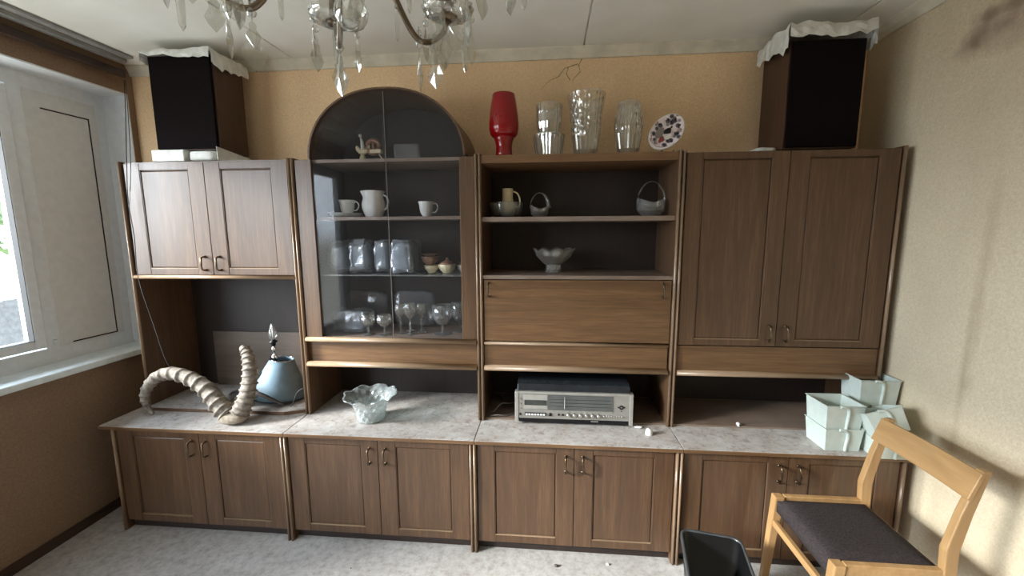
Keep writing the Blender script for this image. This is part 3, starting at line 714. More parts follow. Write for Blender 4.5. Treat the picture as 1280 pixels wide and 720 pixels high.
for i in range(4): b.f([V[i],V[(i+1)%4],V2[(i+1)%4],V2[i]])
tag(obj('paper_flap', b, 'paper'), 'torn paper flap standing at the right foot of the left loudspeaker', 'paper')
b = B((3.16,-.2,1.936)); b.blob((3.145,-.22,1.9505), (.048,.07,.012), 6, .1, .6, 20, 20); tag(obj('crumpled_paper', b, 'paper'), 'small white paper scrap at the left foot of the right loudspeaker', 'paper')

# ---------------------------------------------------------------- things on the open shelves (unit 3)
def cup_profile(P, t=.003):
    """closed thin-walled profile from outer profile P"""
    inner = [(max(.0005, r-t), z+(t if i == 0 else 0)) for i, (r, z) in enumerate(P)][::-1]
    return P+inner+[(0.0005, P[0][1]+t)]
def vessel(name, P, c, mat, label=None, cat=None, group=None, n=32, mod=None, t=.003, parent=None, o=None, sq=(1,1), M=None):
    b = B(o or c)
    if mod and mat in ('crystal', 'crystal_bright', 'frosted_crystal'):
        Q = [P[0]]
        for p, q in zip(P, P[1:]):
            m_ = max(1, int(math.hypot(q[0]-p[0], q[1]-p[1])/.011)); Q += [(p[0]+(q[0]-p[0])*k/m_, p[1]+(q[1]-p[1])*k/m_) for k in range(1, m_+1)]
        P = Q; n = 56; flat = True
    else: flat = False
    b.lathe([(0.0005, P[0][1])]+cup_profile(P, t), c, n, mod, sq, M)
    if flat:
        for f_ in b.bm.faces: f_.smooth = False
    ob = obj(name, b, mat, parent)
    if label: tag(ob, label, cat, group)
    return ob
ZS = 1.9385
vessel('red_vase', [(.046,0),(.042,.025),(.040,.055),(.044,.082),(.050,.095),(.049,.100),(.058,.104),(.069,.117),(.074,.140),(.0745,.168),(.071,.210),(.064,.258),(.056,.306),(.054,.308)], (1.893,-.25,ZS+.001), 'red_glass', 'tall red glass vase with a narrow foot on the cabinet top', 'vase')
fl = lambda k, d: (lambda a, r_, z_: (r_*(1+1.5*d*abs(math.sin(a*k))+(.02*abs(math.sin(a*k-z_*70)) if z_ > .1 else 0)), z_))
vessel('crystal_vase', [(.060,0),(.066,.04),(.072,.09),(.074,.105),(.070,.11)], (2.118,-.25,ZS+.001), 'crystal', 'lower fluted crystal tumbler vase of the stacked pair beside the red vase', 'vase', n=48, mod=fl(12,.05))
vessel('crystal_vase', [(.048,0),(.056,.03),(.060,.06),(.061,.10),(.063,.145),(.062,.147)], (2.118,-.25,ZS+.105), 'crystal', 'upper crystal tumbler vase nested in the fluted one beside the red vase', 'vase', n=48, mod=fl(16,.03))
vessel('crystal_vase', [(.046,0),(.056,.03),(.066,.09),(.070,.15),(.076,.22),(.088,.292),(.087,.294)], (2.300,-.25,ZS+.001), 'crystal', 'tallest clear crystal vase with a flared rim, centre of the cabinet top', 'vase', n=48, mod=fl(12,.035))
vessel('crystal_vase', [(.040,0),(.052,.03),(.062,.09),(.065,.14),(.062,.19),(.050,.240),(.045,.252),(.044,.252)], (2.505,-.25,ZS+.001), 'crystal', 'barrel-shaped clear crystal vase next to the picture plate', 'vase', n=48, mod=fl(14,.025))
b = B((1.893,-.25,ZS))
for rr_ in (.024, .014):
    b.tube([(1.870+math.cos(q)*rr_*.8, -.3205+.012*(1-math.cos(q))*.35, ZS+.185+math.sin(q)*rr_) for q in [2*PI*i/18 for i in range(18)]], .0035, 6, closed=True)
vz = [o_ for o_ in bpy.data.objects if o_.name == 'red_vase'][0]
em = obj('embossed_medallion', b, 'red_glass', vz); em.location = Vector((0,0,-.001))
# plate on a stand
o = (2.685,-.25,ZS)
pl = thing('picture_plate', 'round picture plate with dark vignettes tilted on a small stand', 'plate', o)
Mp = Matrix.Rotation(-.55, 3, 'Y') @ Matrix.Rotation(PI/2-.30, 3, 'X')
Mp = Matrix.Rotation(-.15, 3, 'Z') @ Matrix.Rotation(.72, 3, 'Y') @ Matrix.Rotation(PI/2-.25, 3, 'X')
b = B(o); sqp = (.070, .102)
def plate_ring(r_, z_): return (r_, z_)
b.lathe([(.0005,0),(.55,.0),(.80,.008),(1.0,.014),(1.01,.010),(.80,.003),(.55,-.005),(.0005,-.005)], (2.685,-.25,ZS+.107), 40, lambda a, r_, z_: (r_, z_), sqp, Mp)
obj('plate_body', b, 'porcelain', pl)
b = B(o); b.lathe([(.0005,.0012),(.55,.0012),(.80,.0092),(.955,.0138)], (2.685,-.25,ZS+.107), 40, None, sqp, Mp); obj('picture_print', b, 'plate_print', pl)
def on_plate(u, v, h=.0): return Vector((2.685,-.25,ZS+.107))+Mp@Vector((u*.070, v*.102, h))
def decal(name, u0, v0, ru, rv, h, mat, rot=0, n=14, wob=.0):
    """thin raised patch of printed colour on the plate"""
    b = B(o); ph = on_plate(u0, v0, .009*min(1, max(0, (math.hypot(u0, v0)-.5)*3))+h)
    nrm = Mp@Vector((0,0,1)); u = Mp@Vector((math.cos(rot),math.sin(rot),0)); w = Mp@Vector((-math.sin(rot),math.cos(rot),0))
    P_ = [ph+u*math.cos(q)*ru*(1+wob*math.sin(3*q+u0*9))+w*math.sin(q)*rv*(1+wob*math.cos(2*q+v0*7)) for q in [2*PI*i/n for i in range(n)]]
    V = [b.v(p) for p in P_]; V2 = [b.v(p+nrm*.0010) for p in P_]
    b.f(V2); [b.f([V[i],V[(i+1)%n],V2[(i+1)%n],V2[i]]) for i in range(n)]
    return obj(name, b, mat, pl)
for k in range(6):
    a = -.25+k*.66
    decal('vignette', math.cos(a)*.70, math.sin(a)*.72, .0125, .0165, .0005, 'print_grey', a-PI/2, wob=.12)
    decal('vignette_figure', math.cos(a)*.72, math.sin(a)*.74, .0055, .009, .0018, 'print_black', a-PI/2+.3, 8, .25)
decal('landscape', -.30, -.22, .018, .030, .0025, 'cable_grey', .3, 14, .2)
decal('centre_figure', .0, .08, .013, .024, .0035, 'print_black', -.5, 12, .25)
decal('centre_figure', .02, .36, .005, .007, .0035, 'print_black', 0, 8)
decal('centre_figure', .28, -.10, .011, .022, .0030, 'porcelain', -.2, 12, .15)
decal('flag_patch', .08, -.42, .012, .016, .0030, 'print_red', .2, 8, .3)
for k in range(11):
    a = -2.35+k*.17; decal('border_mark', math.cos(a)*.84, math.sin(a)*.86, .0040, .0058, .0010, 'print_red' if k % 2 else 'brown_ceramic', a, 6, .2)
b = B(o); b.tube([(2.70,-.275,ZS+.002),(2.72,-.25,ZS+.012),(2.735,-.215,ZS+.03)], .004, 8); b.tube([(2.655,-.275,ZS+.002),(2.66,-.25,ZS+.010),(2.68,-.215,ZS+.03)], .004, 8); b.box(2.64,2.74,-.24,-.225,ZS+.001,ZS+.008)
obj('stand', b, 'bone', pl)

ZS = 1.646
vessel('glass_bowl', [(.060,0),(.075,.01),(.086,.035),(.092,.075),(.091,.077)], (1.897,-.2,ZS+.001), 'dim_glass', 'wide dim glass bowl at the left end of the upper open shelf', 'bowl')
o = (1.905,-.2,ZS+.008)
jg = thing('ceramic_mug', 'small cream mug with a thin handle standing in the dim glass bowl', 'mug', o)
vessel('body', [(.030,0),(.040,.02),(.042,.045),(.030,.075),(.027,.10),(.028,.140),(.027,.141)], o, 'cream_ceramic', parent=jg, o=o)
obj('mug_handle', B(o).tube(catmull([(1.93,-.2,ZS+.135),(1.955,-.2,ZS+.125),(1.968,-.2,ZS+.095),(1.965,-.2,ZS+.06),(1.94,-.2,ZS+.045)], 5), .0045, 6), 'cream_ceramic', jg)
def basket(o, R, H, hh, hw, label, mat, tilt, rot=0.0, broad=0):
    g_ = thing('glass_basket', label, 'basket', o)
    vessel('bowl', [(R*.55,0),(R*.62,.004),(R*.9,H*.35),(R,H*.7),(R*.97,H),(R*.95,H)], o, mat, parent=g_, o=o, n=40, mod=lambda a, r_, z_: (r_, z_+(.012*math.cos(2*(a-rot)) if z_ > H*.6 else 0)))
    P = []
    for k in range(17):
        a = PI*k/16; P.append(Vector(o)+Vector((-math.cos(a)*R*hw*math.cos(rot), -math.cos(a)*R*hw*math.sin(rot), H*.85+math.sin(a)*hh)))
    obj('hoop_handle', B(o).tube(P, [.010-.006*math.sin(PI*k/16)+broad*max(0, k-7)/9 for k in range(17)], 10, (1,.6)), mat, g_)
basket((2.072,-.2,ZS+.001), .052, .055, .078, .92, 'small clear glass basket with one broad side of the handle, left on the upper shelf', 'frosted_crystal', 0, .15, .014)
basket((2.640,-.2,ZS+.001), .074, .078, .108, .95, 'larger cut-crystal basket with tall hoop handle, right end of the upper shelf', 'frosted_crystal', 0, .1)
ZS = 1.358
vessel('crystal_bowl', [(.046,0),(.044,.006),(.040,.012),(.040,.040),(.052,.050),(.080,.080),(.104,.112),(.103,.113)], (2.148,-.2,ZS), 'frosted_crystal', 'frosted crystal bowl with scalloped petal rim on the middle open shelf', 'bowl', n=80,
       mod=lambda a, r_, z_: (r_*(1+(.10*abs(math.cos(4.5*a)) if z_ > .045 else .04*math.cos(12*a))), z_+(.016*abs(math.cos(4.5*a)) if z_ > .1 else 0)))
# big bowl on worktop 2
o = (1.190,-.395,ZL+.001)
def bigmod(a, r_, z_):
    k = max(0, (z_-.05)/.09)
    return (r_*(1+.07*k*abs(math.cos(4*a))+.05*abs(math.sin(7*a+z_*60))+.05*abs(math.sin(7*a-z_*60))-.05), z_+.016*k*abs(math.cos(4*a)))
vessel('crystal_bowl', [(.064,0),(.068,.004),(.070,.02),(.077,.056),(.088,.088),(.110,.115),(.130,.128),(.129,.130)], o, 'crystal_bright', 'big icy cut-crystal bowl with wavy rim on the dusty worktop', 'bowl', n=96, mod=bigmod, t=.006)

# ---------------------------------------------------------------- display cabinet contents
ZS = 1.9385
o = (1.163,-.2,ZS)
fg = thing('ceramic_figurine', 'small cream figurine with a bird and a cart wheel behind the arched glass', 'figurine', o)
b = B(o); b.box(1.10,1.228,-.225,-.175,ZS+.001,ZS+.013); obj('plinth', b, 'cream_ceramic', fg, .003)
b = B(o); b.lathe([(.022,0),(.018,.01),(.011,.028),(.010,.045),(.006,.05)], (1.130,-.2,ZS+.013), 12)
b.tube(catmull([(1.098,-.2,ZS+.090),(1.108,-.2,ZS+.070),(1.132,-.2,ZS+.058),(1.158,-.2,ZS+.068),(1.170,-.2,ZS+.094)], 5), [.003,.005,.008,.010,.012,.012,.013,.014,.014,.014,.014,.014,.013,.012,.011,.010,.009,.008,.006,.004,.002], 8); obj('bird', b, 'cream_ceramic', fg)
b = B(o); b.tube([(1.133,-.2,ZS+.07),(1.130,-.2,ZS+.11),(1.123,-.2,ZS+.135)], [.011,.009,.004], 8); b.ball((1.121,-.2,ZS+.142), .009, 10); obj('head', b, 'porcelain', fg)
b = B(o); b.tube([(1.19+math.cos(q)*.034, -.2, ZS+.083+math.sin(q)*.034) for q in [2*PI*i/20 for i in range(20)]], .011, 8, closed=True)
b.tube([(1.19,-.2,ZS+.05),(1.19,-.2,ZS+.11)], .006, 6); obj('wheel', b, 'brown_ceramic', fg)
b = B(o); b.box(1.175,1.235,-.215,-.185,ZS+.05,ZS+.068); b.tube([(1.215,-.2,ZS+.055),(1.245,-.2,ZS+.005)], .004, 6); obj('cart', b, 'cream_ceramic', fg)
o = (1.375,-.2,ZS)
bx = thing('glass_block', 'small square clear block standing right of the figurine', 'ornament', o)
obj('case', B(o).box(1.312,1.438,-.225,-.175,ZS+.001,ZS+.090), 'plastic_film_thin', bx, .002)
obj('white_chip', B(o).blob((1.375,-.2,ZS+.014), (.018,.01,.008), 3, .1, .8, 12, 10), 'white_bit', bx)
ZS = 1.6525
def saucer(z, label):
    vessel('saucer', [(.045,0),(.060,.004),(.090,.012),(.0905,.014)], (1.017,-.2,z), 'porcelain', label, 'saucer', t=.002)
saucer(ZS+.001, 'white saucer at the bottom of the pair under the left teacup'); saucer(ZS+.0105, 'white saucer directly beneath the left teacup')
def cup(x, z, R, H, label, hs=1):
    o = (x,-.2,z); g_ = thing('teacup', label, 'cup', o)
    vessel('bowl', [(R*.42,0),(R*.45,.003),(R*.72,H*.25),(R*.83,H*.55),(R*.86,H*.8),(R,H),(R*.98,H)], o, 'porcelain', parent=g_, o=o, n=40, mod=fl(6,.03), t=.002)
    obj('handle', B(o).tube(catmull([(x+R*.8,-.2,z+H*.82),(x+R*1.25,-.2,z+H*.88),(x+R*1.5,-.2,z+H*.62),(x+R*1.2,-.2,z+H*.32),(x+R*.78,-.2,z+H*.3)], 5), .0035, 6), 'porcelain', g_)
cup(1.027, ZS+.0155, .044, .078, 'white teacup standing on two saucers, left behind the glass')
cup(1.467, ZS+.001, .042, .080, 'single white teacup without a saucer, right behind the glass')
o = (1.177,-.2,ZS+.001)
jg = thing('milk_jug', 'white lobed porcelain jug between the two teacups', 'jug', o)
vessel('body', [(.040,0),(.044,.004),(.058,.045),(.060,.07),(.052,.100),(.050,.112),(.060,.138),(.059,.139)], o, 'porcelain', parent=jg, o=o, n=48, mod=lambda a, r_, z_: (r_*(1+.03*abs(math.sin(4*a))+(.12*max(0,math.cos(a-PI))**6 if z_ > .11 else 0)), z_))
obj('handle', B(o).tube(catmull([(1.225,-.2,ZS+.12),(1.250,-.2,ZS+.11),(1.258,-.2,ZS+.08),(1.248,-.2,ZS+.05),(1.232,-.2,ZS+.04)], 5), .005, 6), 'porcelain', jg)
# glass shelf
ZS = 1.352
def bundle(c, size, seed, label, e=.6, M=None, mat='plastic_film', core=True):
    o = (c[0], c[1], c[2]-size[2]); g_ = thing('wrapped_bundle', label, 'bundle', o)
    if core: obj('contents', B(o).blob(c, tuple(s*.84 for s in size), seed, .07, e, 32, 14, M), 'bundle_cloth', g_)
    obj('plastic_wrap', B(o).blob(c, size, seed+3, .15, e, 56, 26, M), mat, g_)
bundle((.990,-.19,ZS+.090), (.050,.10,.080), 1, 'leftmost blue-grey plastic-wrapped roll on the glass shelf', .4)
bundle((1.118,-.20,ZS+.093), (.053,.10,.083), 2, 'bulging plastic-wrapped roll with a bright sheen, second from left on the glass shelf', .45)
bundle((1.234,-.19,ZS+.092), (.038,.10,.082), 5, 'narrow pale plastic-wrapped roll beside the gap between the glass panes', .4)
bundle((1.348,-.20,ZS+.090), (.055,.10,.080), 9, 'squarish crinkled plastic-wrapped bundle, rightmost on the glass shelf', .3)
def sugar(x, y, z, R, label, mat='cream_ceramic', lid=True):
    o = (x,y,z); g_ = thing('sugar_bowl', label, 'bowl', o)
    vessel('bowl', [(R*.5,0),(R*.55,.006),(R*.85,R*.5),(R,R*1.0),(R*.95,R*1.05)], o, mat, parent=g_, o=o, n=32, mod=fl(5,.06))
    if lid:
        b = B(o); b.lathe([(R*.9,R*1.02),(R*.7,R*1.25),(R*.25,R*1.45),(R*.12,R*1.6),(R*.18,R*1.75),(.0005,R*1.85)], o, 24); obj('lid', b, 'brown_ceramic', g_)
sugar(1.487,-.20,ZS+.001,.040,'cream fluted cup at the bottom of the small stack on the glass shelf', lid=False)
sugar(1.478,-.20,ZS+.044,.044,'brown-speckled bowl with a flat rim, top of the small stack', 'brown_ceramic', False)
vessel('small_dish', [(.020,0),(.034,.008),(.044,.012),(.0435,.013)], (1.478,-.2,ZS+.091), 'brown_ceramic', 'flat little dish capping the brown-speckled bowl', 'dish', t=.002)
sugar(1.575,-.21,ZS+.001,.046,'pale yellow ceramic tureen with a brown lid on the glass shelf')
sugar(1.660,-.17,ZS+.001,.040,'cream bowl half hidden behind the right cabinet stile', 'porcelain')
# bottom: bags, glasses
ZS = 1.0225
bundle((1.030,-.205,ZS+.064), (.098,.050,.058), 11, 'blue-grey plastic-wrapped box low on the cabinet floor', .35)
b = B((1.05,-.10,ZS)); b.blob((1.055,-.080,ZS+.112), (.120,.028,.100), 13, .06, .4, 40, 14); tag(obj('plastic_bag', b, 'plastic_film_thin'), 'thin clear plastic bag behind the wrapped box', 'bag')
b = B((1.36,-.10,ZS)); b.blob((1.345,-.080,ZS+.112), (.115,.028,.100), 17, .06, .35, 40, 14); tag(obj('plastic_bag', b, 'plastic_film_thin'), 'clear plastic bag standing behind the stemmed glasses', 'bag')
def wineglass(x, y, R, H, label, bulb=.5, mat='clear_glass', facet=0, grp=None):
    o = (x,y,ZS+.001); g_ = thing('stemmed_glass', label, 'glass', o, grp)
    hb_ = H*(1-bulb)
    b = B(o); b.lathe([(.0005,0),(R*.95,0),(R*.9,.002),(R*.3,.006),(.004,.012),(.0035,hb_*.4),(.007,hb_*.55),(.0035,hb_*.7),(.005,hb_),(.0005,hb_)], o, 20); obj('stem_foot', b, mat, g_)
    P = [(.005,hb_),(R*.55,hb_+H*bulb*.12),(R*.92,hb_+H*bulb*.4),(R,hb_+H*bulb*.65),(R*.9,H),(R*.88,H)]
    vessel('bowl', P, o, mat, parent=g_, o=o, n=24, t=.0015, mod=fl(8,.04) if facet else None)
wineglass(1.150,-.285,.037,.110,'first squat goblet from the left in front of the wrapped box', .62, 'crystal', 1)
wineglass(1.240,-.285,.037,.110,'squat goblet standing right at the gap between the glass panes', .62, 'crystal', 1)
wineglass(1.318,-.25,.027,.160,'slim stemmed glass, leftmost of the cluster of three', .45, 'crystal', 1)
wineglass(1.378,-.27,.030,.168,'slim stemmed glass, front centre of the cluster of three', .48, 'crystal', 1)
wineglass(1.425,-.22,.027,.160,'slim stemmed glass, rightmost of the cluster of three', .45, 'crystal', 1)
wineglass(1.352,-.19,.026,.158,'slim stemmed glass standing behind the cluster of three', .45, 'crystal', 1)
wineglass(1.548,-.24,.056,.160,'round balloon glass on a short foot near the right stile', .72, 'clear_glass')
wineglass(1.628,-.17,.050,.165,'second balloon glass half hidden behind the first and the stile', .72, 'clear_glass')

# ---------------------------------------------------------------- stereo
o = (2.247,-.23,ZL+.009)
st = thing('stereo_receiver', 'silver-fronted stereo record player with black lid in the middle bay', 'stereo', o)
X0, X1, YF, Z0, Z1 = 1.955, 2.545, -.400, .606, .768
obj('chassis', B(o).box(X0+.004, X1-.004, YF+.02, -.06, Z0+.008, Z1-.006), 'black_plastic', st, .002)
b = B(o); b.box(X0, X1, YF, YF+.019, Z0+.022, Z1); obj('front_panel', b, 'stereo_panel', st, .003)
for xx in (X0, X1-.018): obj('side_cheek', B(o).box(xx, xx+.018, YF-.004, YF+.03, Z0, Z1+.002), 'silver_plastic', st, .002)
obj('top_trim', B(o).box(X0+.019, X1-.019, YF-.003, YF+.012, Z1-.006, Z1+.003), 'silver_plastic', st, .001)
b = B(o); b.box(X0+.02, X1-.02, YF+.006, YF+.03, Z0+.001, Z0+.021); obj('plinth', b, 'black_plastic', st)
b = B(o); pts = [(YF+.012, Z1), (YF+.022, Z1+.034), (YF+.055, Z1+.044), (-.065, Z1+.050), (-.062, Z1)]
b.prism(pts, 'x', X0+.012, X1-.014); obj('lid', b, 'lid_black', st, .003)
b = B(o); b.box(X0+.045, X0+.165, YF-.004, YF-.0005, Z0+.075, Z1-.012); cw = obj('cassette_door', b, 'silver_plastic', st, .001)
obj('cassette_window', B(o).box(X0+.048, X0+.162, YF-.006, YF-.0042, Z0+.095, Z0+.122), 'cassette_window', cw)
obj('tuning_scale', B(o).box(X0+.168, X0+.490, YF-.004, YF-.0005, Z0+.072, Z1-.012), 'display_glass', st, .001)
obj('pointer', B(o).box(X0+.25, X0+.252, YF-.006, YF-.0042, Z0+.08, Z1-.02), 'white_bit', st)
for k in range(3): obj('scale_line', B(o).box(X0+.176, X0+.482, YF-.0050, YF-.0042, Z0+.092+k*.018, Z0+.0932+k*.018), 'print_black', st)
b = B(o); b.box(X0+.050, X0+.158, YF-.006, YF-.0005, Z0+.040, Z0+.054); obj('button_row_frame', b, 'print_black', st)
for k in range(7): obj('button', B(o).box(X0+.054+k*.0147, X0+.065+k*.0147, YF-.010, YF-.0062, Z0+.043, Z0+.051), 'white_bit', st)
def knob(x, z, r_, mat, ln=.014, par=st):
    b = B(o); b.tube([(x, YF-.0005, z), (x, YF-ln*.8, z), (x, YF-ln, z)], [r_, r_, r_*.75], 12); obj('knob', b, mat, par)
knob(X0+.180, Z0+.047, .0085, 'black_plastic', .006)
for xx in (.222, .243): knob(X0+xx, Z0+.047, .0055, 'black_plastic', .006)
for k in range(6): knob(X0+.270+k*.030, Z0+.049, .0085, 'silver_plastic', .018)
for k in range(8): knob(X0+.448+k*.0125, Z0+.047, .004, 'silver_plastic', .008)
knob(X0+.028, Z0+.045, .006, 'black_plastic', .006)
for zz in (.075, .100, .125): knob(X0+.031, Z0+zz, .0035, 'cable_grey', .008)
# emblem: small dark ring crossed by a bar, with a dot under it
b = B(o); ex, ez = X0+.532, Z0+.095
b.tube([(ex+math.cos(q)*.008, YF-.002, ez+math.sin(q)*.008) for q in [2*PI*i/16 for i in range(16)]], .003, 6, closed=True)
b.box(ex-.018, ex-.010, YF-.003, YF-.0004, ez-.0025, ez+.0025); b.box(ex+.010, ex+.018, YF-.003, YF-.0004, ez-.0025, ez+.0025); b.box(ex-.0025, ex+.0025, YF-.003, YF-.0004, ez-.022, ez-.018)
obj('emblem', b, 'print_black', st)
b = B(o)
for k in range(9): b.box(X0+.385+k*.004, X0+.388+k*.004, YF+.0045, YF+.0062, Z0+.010, Z0+.016)
obj('small_lettering', b, 'silver_plastic', st)
for xx in (X0+.05, X1-.05): obj('foot', B(o).box(xx-.015, xx+.015, -.12, -.09, ZL+.0095, Z0+.009), 'black_plastic', st); obj('foot', B(o).box(xx-.015, xx+.015, YF+.03, YF+.06, ZL+.0095, Z0+.002), 'black_plastic', st)
for q, (pts, lab) in enumerate([([(1.80,-.25,.604),(1.83,-.30,.612),(1.87,-.28,.650),(1.91,-.25,.640),(1.94,-.15,.604)], 'pale thin cable looping beside the left end of the stereo'),
                             ([(1.82,-.33,.604),(1.86,-.34,.612),(1.90,-.33,.606),(1.95,-.28,.604)], 'grey cable lying flat in front of the looped one beside the stereo'),
                             ([(1.87,-.12,.604),(1.86,-.2,.66),(1.90,-.22,.70),(1.94,-.12,.66)], 'dark cable rising behind the left end of the stereo')]):
    tag(obj('cable', B(pts[0]).tube(catmull(pts, 6), .0025, 6), ('cable_grey','cable_grey','cable_dark')[q]), lab, 'cable')
b = B((2.612,-.455,ZL)); b.lathe([(.0005,0),(.016,0),(.017,.004),(.015,.020),(.011,.028),(.0005,.030)], (2.612,-.455,ZL+.0005), 16)
tag(obj('plastic_stopper', b, 'white_bit'), 'small white plastic cap on the worktop right of the stereo', 'cap')
b = B((2.575,-.385,ZL)); b.blob((2.575,-.392,ZL+.006), (.020,.008,.005), 4, .2, .8, 14, 30); tag(obj('plaster_chip', b, 'white_bit'), 'white chip of plaster at the right foot of the stereo', 'debris')
b = B((3.08,-.355,ZL)); b.ball((3.075,-.345,ZL+.019), .010, 10, (1,1,.8)); b.tube([(3.074,-.355,ZL+.0105),(3.075,-.345,ZL+.014)], .005, 6); tag(obj('white_stub', b, 'white_bit'), 'tiny white knob lying in the right-hand bay left of the tubs', 'debris')

# ---------------------------------------------------------------- white tubs
def tub(x, y, z, label, M=None, w=.080, d=.072, h=.120):
    o = (x, y, z); g_ = thing('plastic_tub', label, 'tub', o)
    M = M or Matrix.Identity(3); b = B(o); C0 = Vector(o)
    def R4(s, zz, ins=0): return [b.v(C0+M@Vector((sx*(w*s-ins), sy*(d*s-ins), zz))) for sx, sy in ((-1,-1),(1,-1),(1,1),(-1,1))]
    rings = [R4(.90, .0), R4(1.0, h-.004), R4(1.05, h), R4(1.05, h+.002), R4(1.0, h+.001, .002), R4(.90, .004, .002)]
    for i in range(5):
        for j in range(4): b.f([rings[i][j], rings[i][(j+1)%4], rings[i+1][(j+1)%4], rings[i+1][j]])
    b.f(rings[0][::-1]); b.f(rings[5]); obj('tub_body', b, 'tub_plastic', g_)
    b = B(o)
    pts = [C0+M@Vector(p) for p in ((-.026, -d*1.06, h-.001), (-.006, -d*1.07, h-.003), (.008, -d*1.07, h-.014), (.012, -d*1.04, h-.04), (.012, -d*.96, h*.3), (.012, -d*.92, .002))]
    b.tube(catmull(pts, 5), .0065, 8); obj('rib', b, 'tub_plastic', g_)
    return g_
Rz = lambda a: Matrix.Rotation(a, 3, 'Z')
tub(3.432,-.480,ZL+.001, 'lower white plastic tub of the left pair at the worktop edge', Rz(.02), h=.104)
tub(3.428,-.478,ZL+.097, 'upper white plastic tub of the left pair at the worktop edge', Rz(.03), h=.114)
tub(3.600,-.535,ZL+.001, 'bottom white plastic tub at the right, under the tilted one', Rz(-.02), w=.072, h=.085)
tub(3.592,-.565,ZL+.104, 'white plastic tub lying tilted over the right-hand tub, behind the chair back', Matrix.Rotation(-.30, 3, 'Y') @ Matrix.Rotation(-.40, 3, 'X'), w=.072, d=.060, h=.100)
tub(3.628,-.390,ZL+.001, 'lowest white tub of the back stack by the wall, mostly hidden', Rz(0), w=.082, d=.060, h=.09)
tub(3.628,-.390,ZL+.086, 'middle white tub of the back stack by the wall', Rz(0), w=.082, d=.060, h=.09)
tub(3.634,-.388,ZL+.166, 'topmost white tub of the back stack, highest of all by the wall', Rz(.0), w=.084, d=.066, h=.132)

# ---------------------------------------------------------------- chair
o = (3.28,-.86,0)
ch = thing('dining_chair', 'light wooden chair with dark grey cushion and single-board back, beside the right wall', 'chair', o)
YF_, YN = -.675, -1.050
def leg(p0, p1, w0, w1, name='leg', mat='chair_wood'):
    b = B(o); A = []; Cc = []
    for sx, sy in ((-1,-1),(1,-1),(1,1),(-1,1)):
        A.append(b.v((p0[0]+sx*w0, p0[1]+sy*w0, p0[2]))); Cc.append(b.v((p1[0]+sx*w1, p1[1]+sy*w1, p1[2])))
    b.f(A[::-1]); b.f(Cc); [b.f([A[i],A[(i+1)%4],Cc[(i+1)%4],Cc[i]]) for i in range(4)]
    return obj(name, b, mat, ch, .004)
leg((3.068,YF_-.005,.001), (3.102,YF_-.008,.455), .013, .019); leg((3.068,YN+.005,.001), (3.106,YN+.008,.452), .013, .019)
def backpost(y):
    b = B(o); prof = [(3.475,.001,.013),(3.452,.30,.017),(3.445,.455,.020),(3.442,.53,.021),(3.468,.66,.018),(3.508,.812,.013)]; R = []
    for x, z, w in prof: R.append([b.v((x+sx*w, y+sy*.014, z)) for sx, sy in ((-1,-1),(1,-1),(1,1),(-1,1))])
    for i in range(len(R)-1):
        for j in range(4): b.f([R[i][j], R[i][(j+1)%4], R[i+1][(j+1)%4], R[i+1][j]])
    b.f(R[0][::-1]); b.f(R[-1]); obj('leg', b, 'chair_wood', ch, .004, label='rear leg running up as back post')
backpost(YF_-.004); backpost(YN+.004)
for y in (YF_-.006, YN+.006): obj('side_rail', B(o).box(3.124, 3.428, y-.011, y+.011, .405, .456), 'chair_wood_h', ch, .003)
obj('front_rail', B(o).box(3.080, 3.099, YN+.022, YF_-.022, .322, .350), 'chair_wood_h', ch, .003)
obj('back_rail', B(o).box(3.435, 3.455, YN+.024, YF_-.024, .38, .43), 'chair_wood_h', ch, .003)
b = B(o); V = []
for (x, z) in ((3.452,.716),(3.484,.808),(3.498,.804),(3.466,.712)): V.append((x, z))
n = 12; R = []
for i in range(n+1):
    t_ = i/n; y = YN-.013+(YF_+.013-(YN-.013))*t_; bow = .010*math.sin(PI*t_); R.append([b.v((x+bow+.004, y, z)) for x, z in V])
for i in range(n):
    for j in range(4): b.f([R[i][j], R[i][(j+1)%4], R[i+1][(j+1)%4], R[i+1][j]])
b.f(R[0][::-1]); b.f(R[-1]); obj('backrest', b, 'chair_wood_h', ch, .003)
b = B(o); nx, ny = 14, 14; yy0, yy1 = YN+.020, YF_-.020; xx0, xx1 = 3.090, 3.440; T = []
for i in range(nx+1):
    row = []
    for j in range(ny+1):
        u, v_ = i/nx, j/ny; d_ = min(u, 1-u, v_, 1-v_); z = .440+.016*min(1, d_*7)**.5
        row.append(b.v((xx0+(xx1-xx0)*u, yy0+(yy1-yy0)*v_, z)))
    T.append(row)
for i in range(nx):
    for j in range(ny): b.f([T[i][j],T[i+1][j],T[i+1][j+1],T[i][j+1]], True)
per = [T[i][0] for i in range(nx+1)]+[T[nx][j] for j in range(1,ny+1)]+[T[i][ny] for i in range(nx-1,-1,-1)]+[T[0][j] for j in range(ny-1,0,-1)]
low = [b.v((v_.co.x+o[0], v_.co.y+o[1], .392)) for v_ in per]
for i in range(len(per)): b.f([per[i], per[(i+1)%len(per)], low[(i+1)%len(per)], low[i]], True)
b.f(low); obj('seat_cushion', b, 'cushion_fabric', ch)

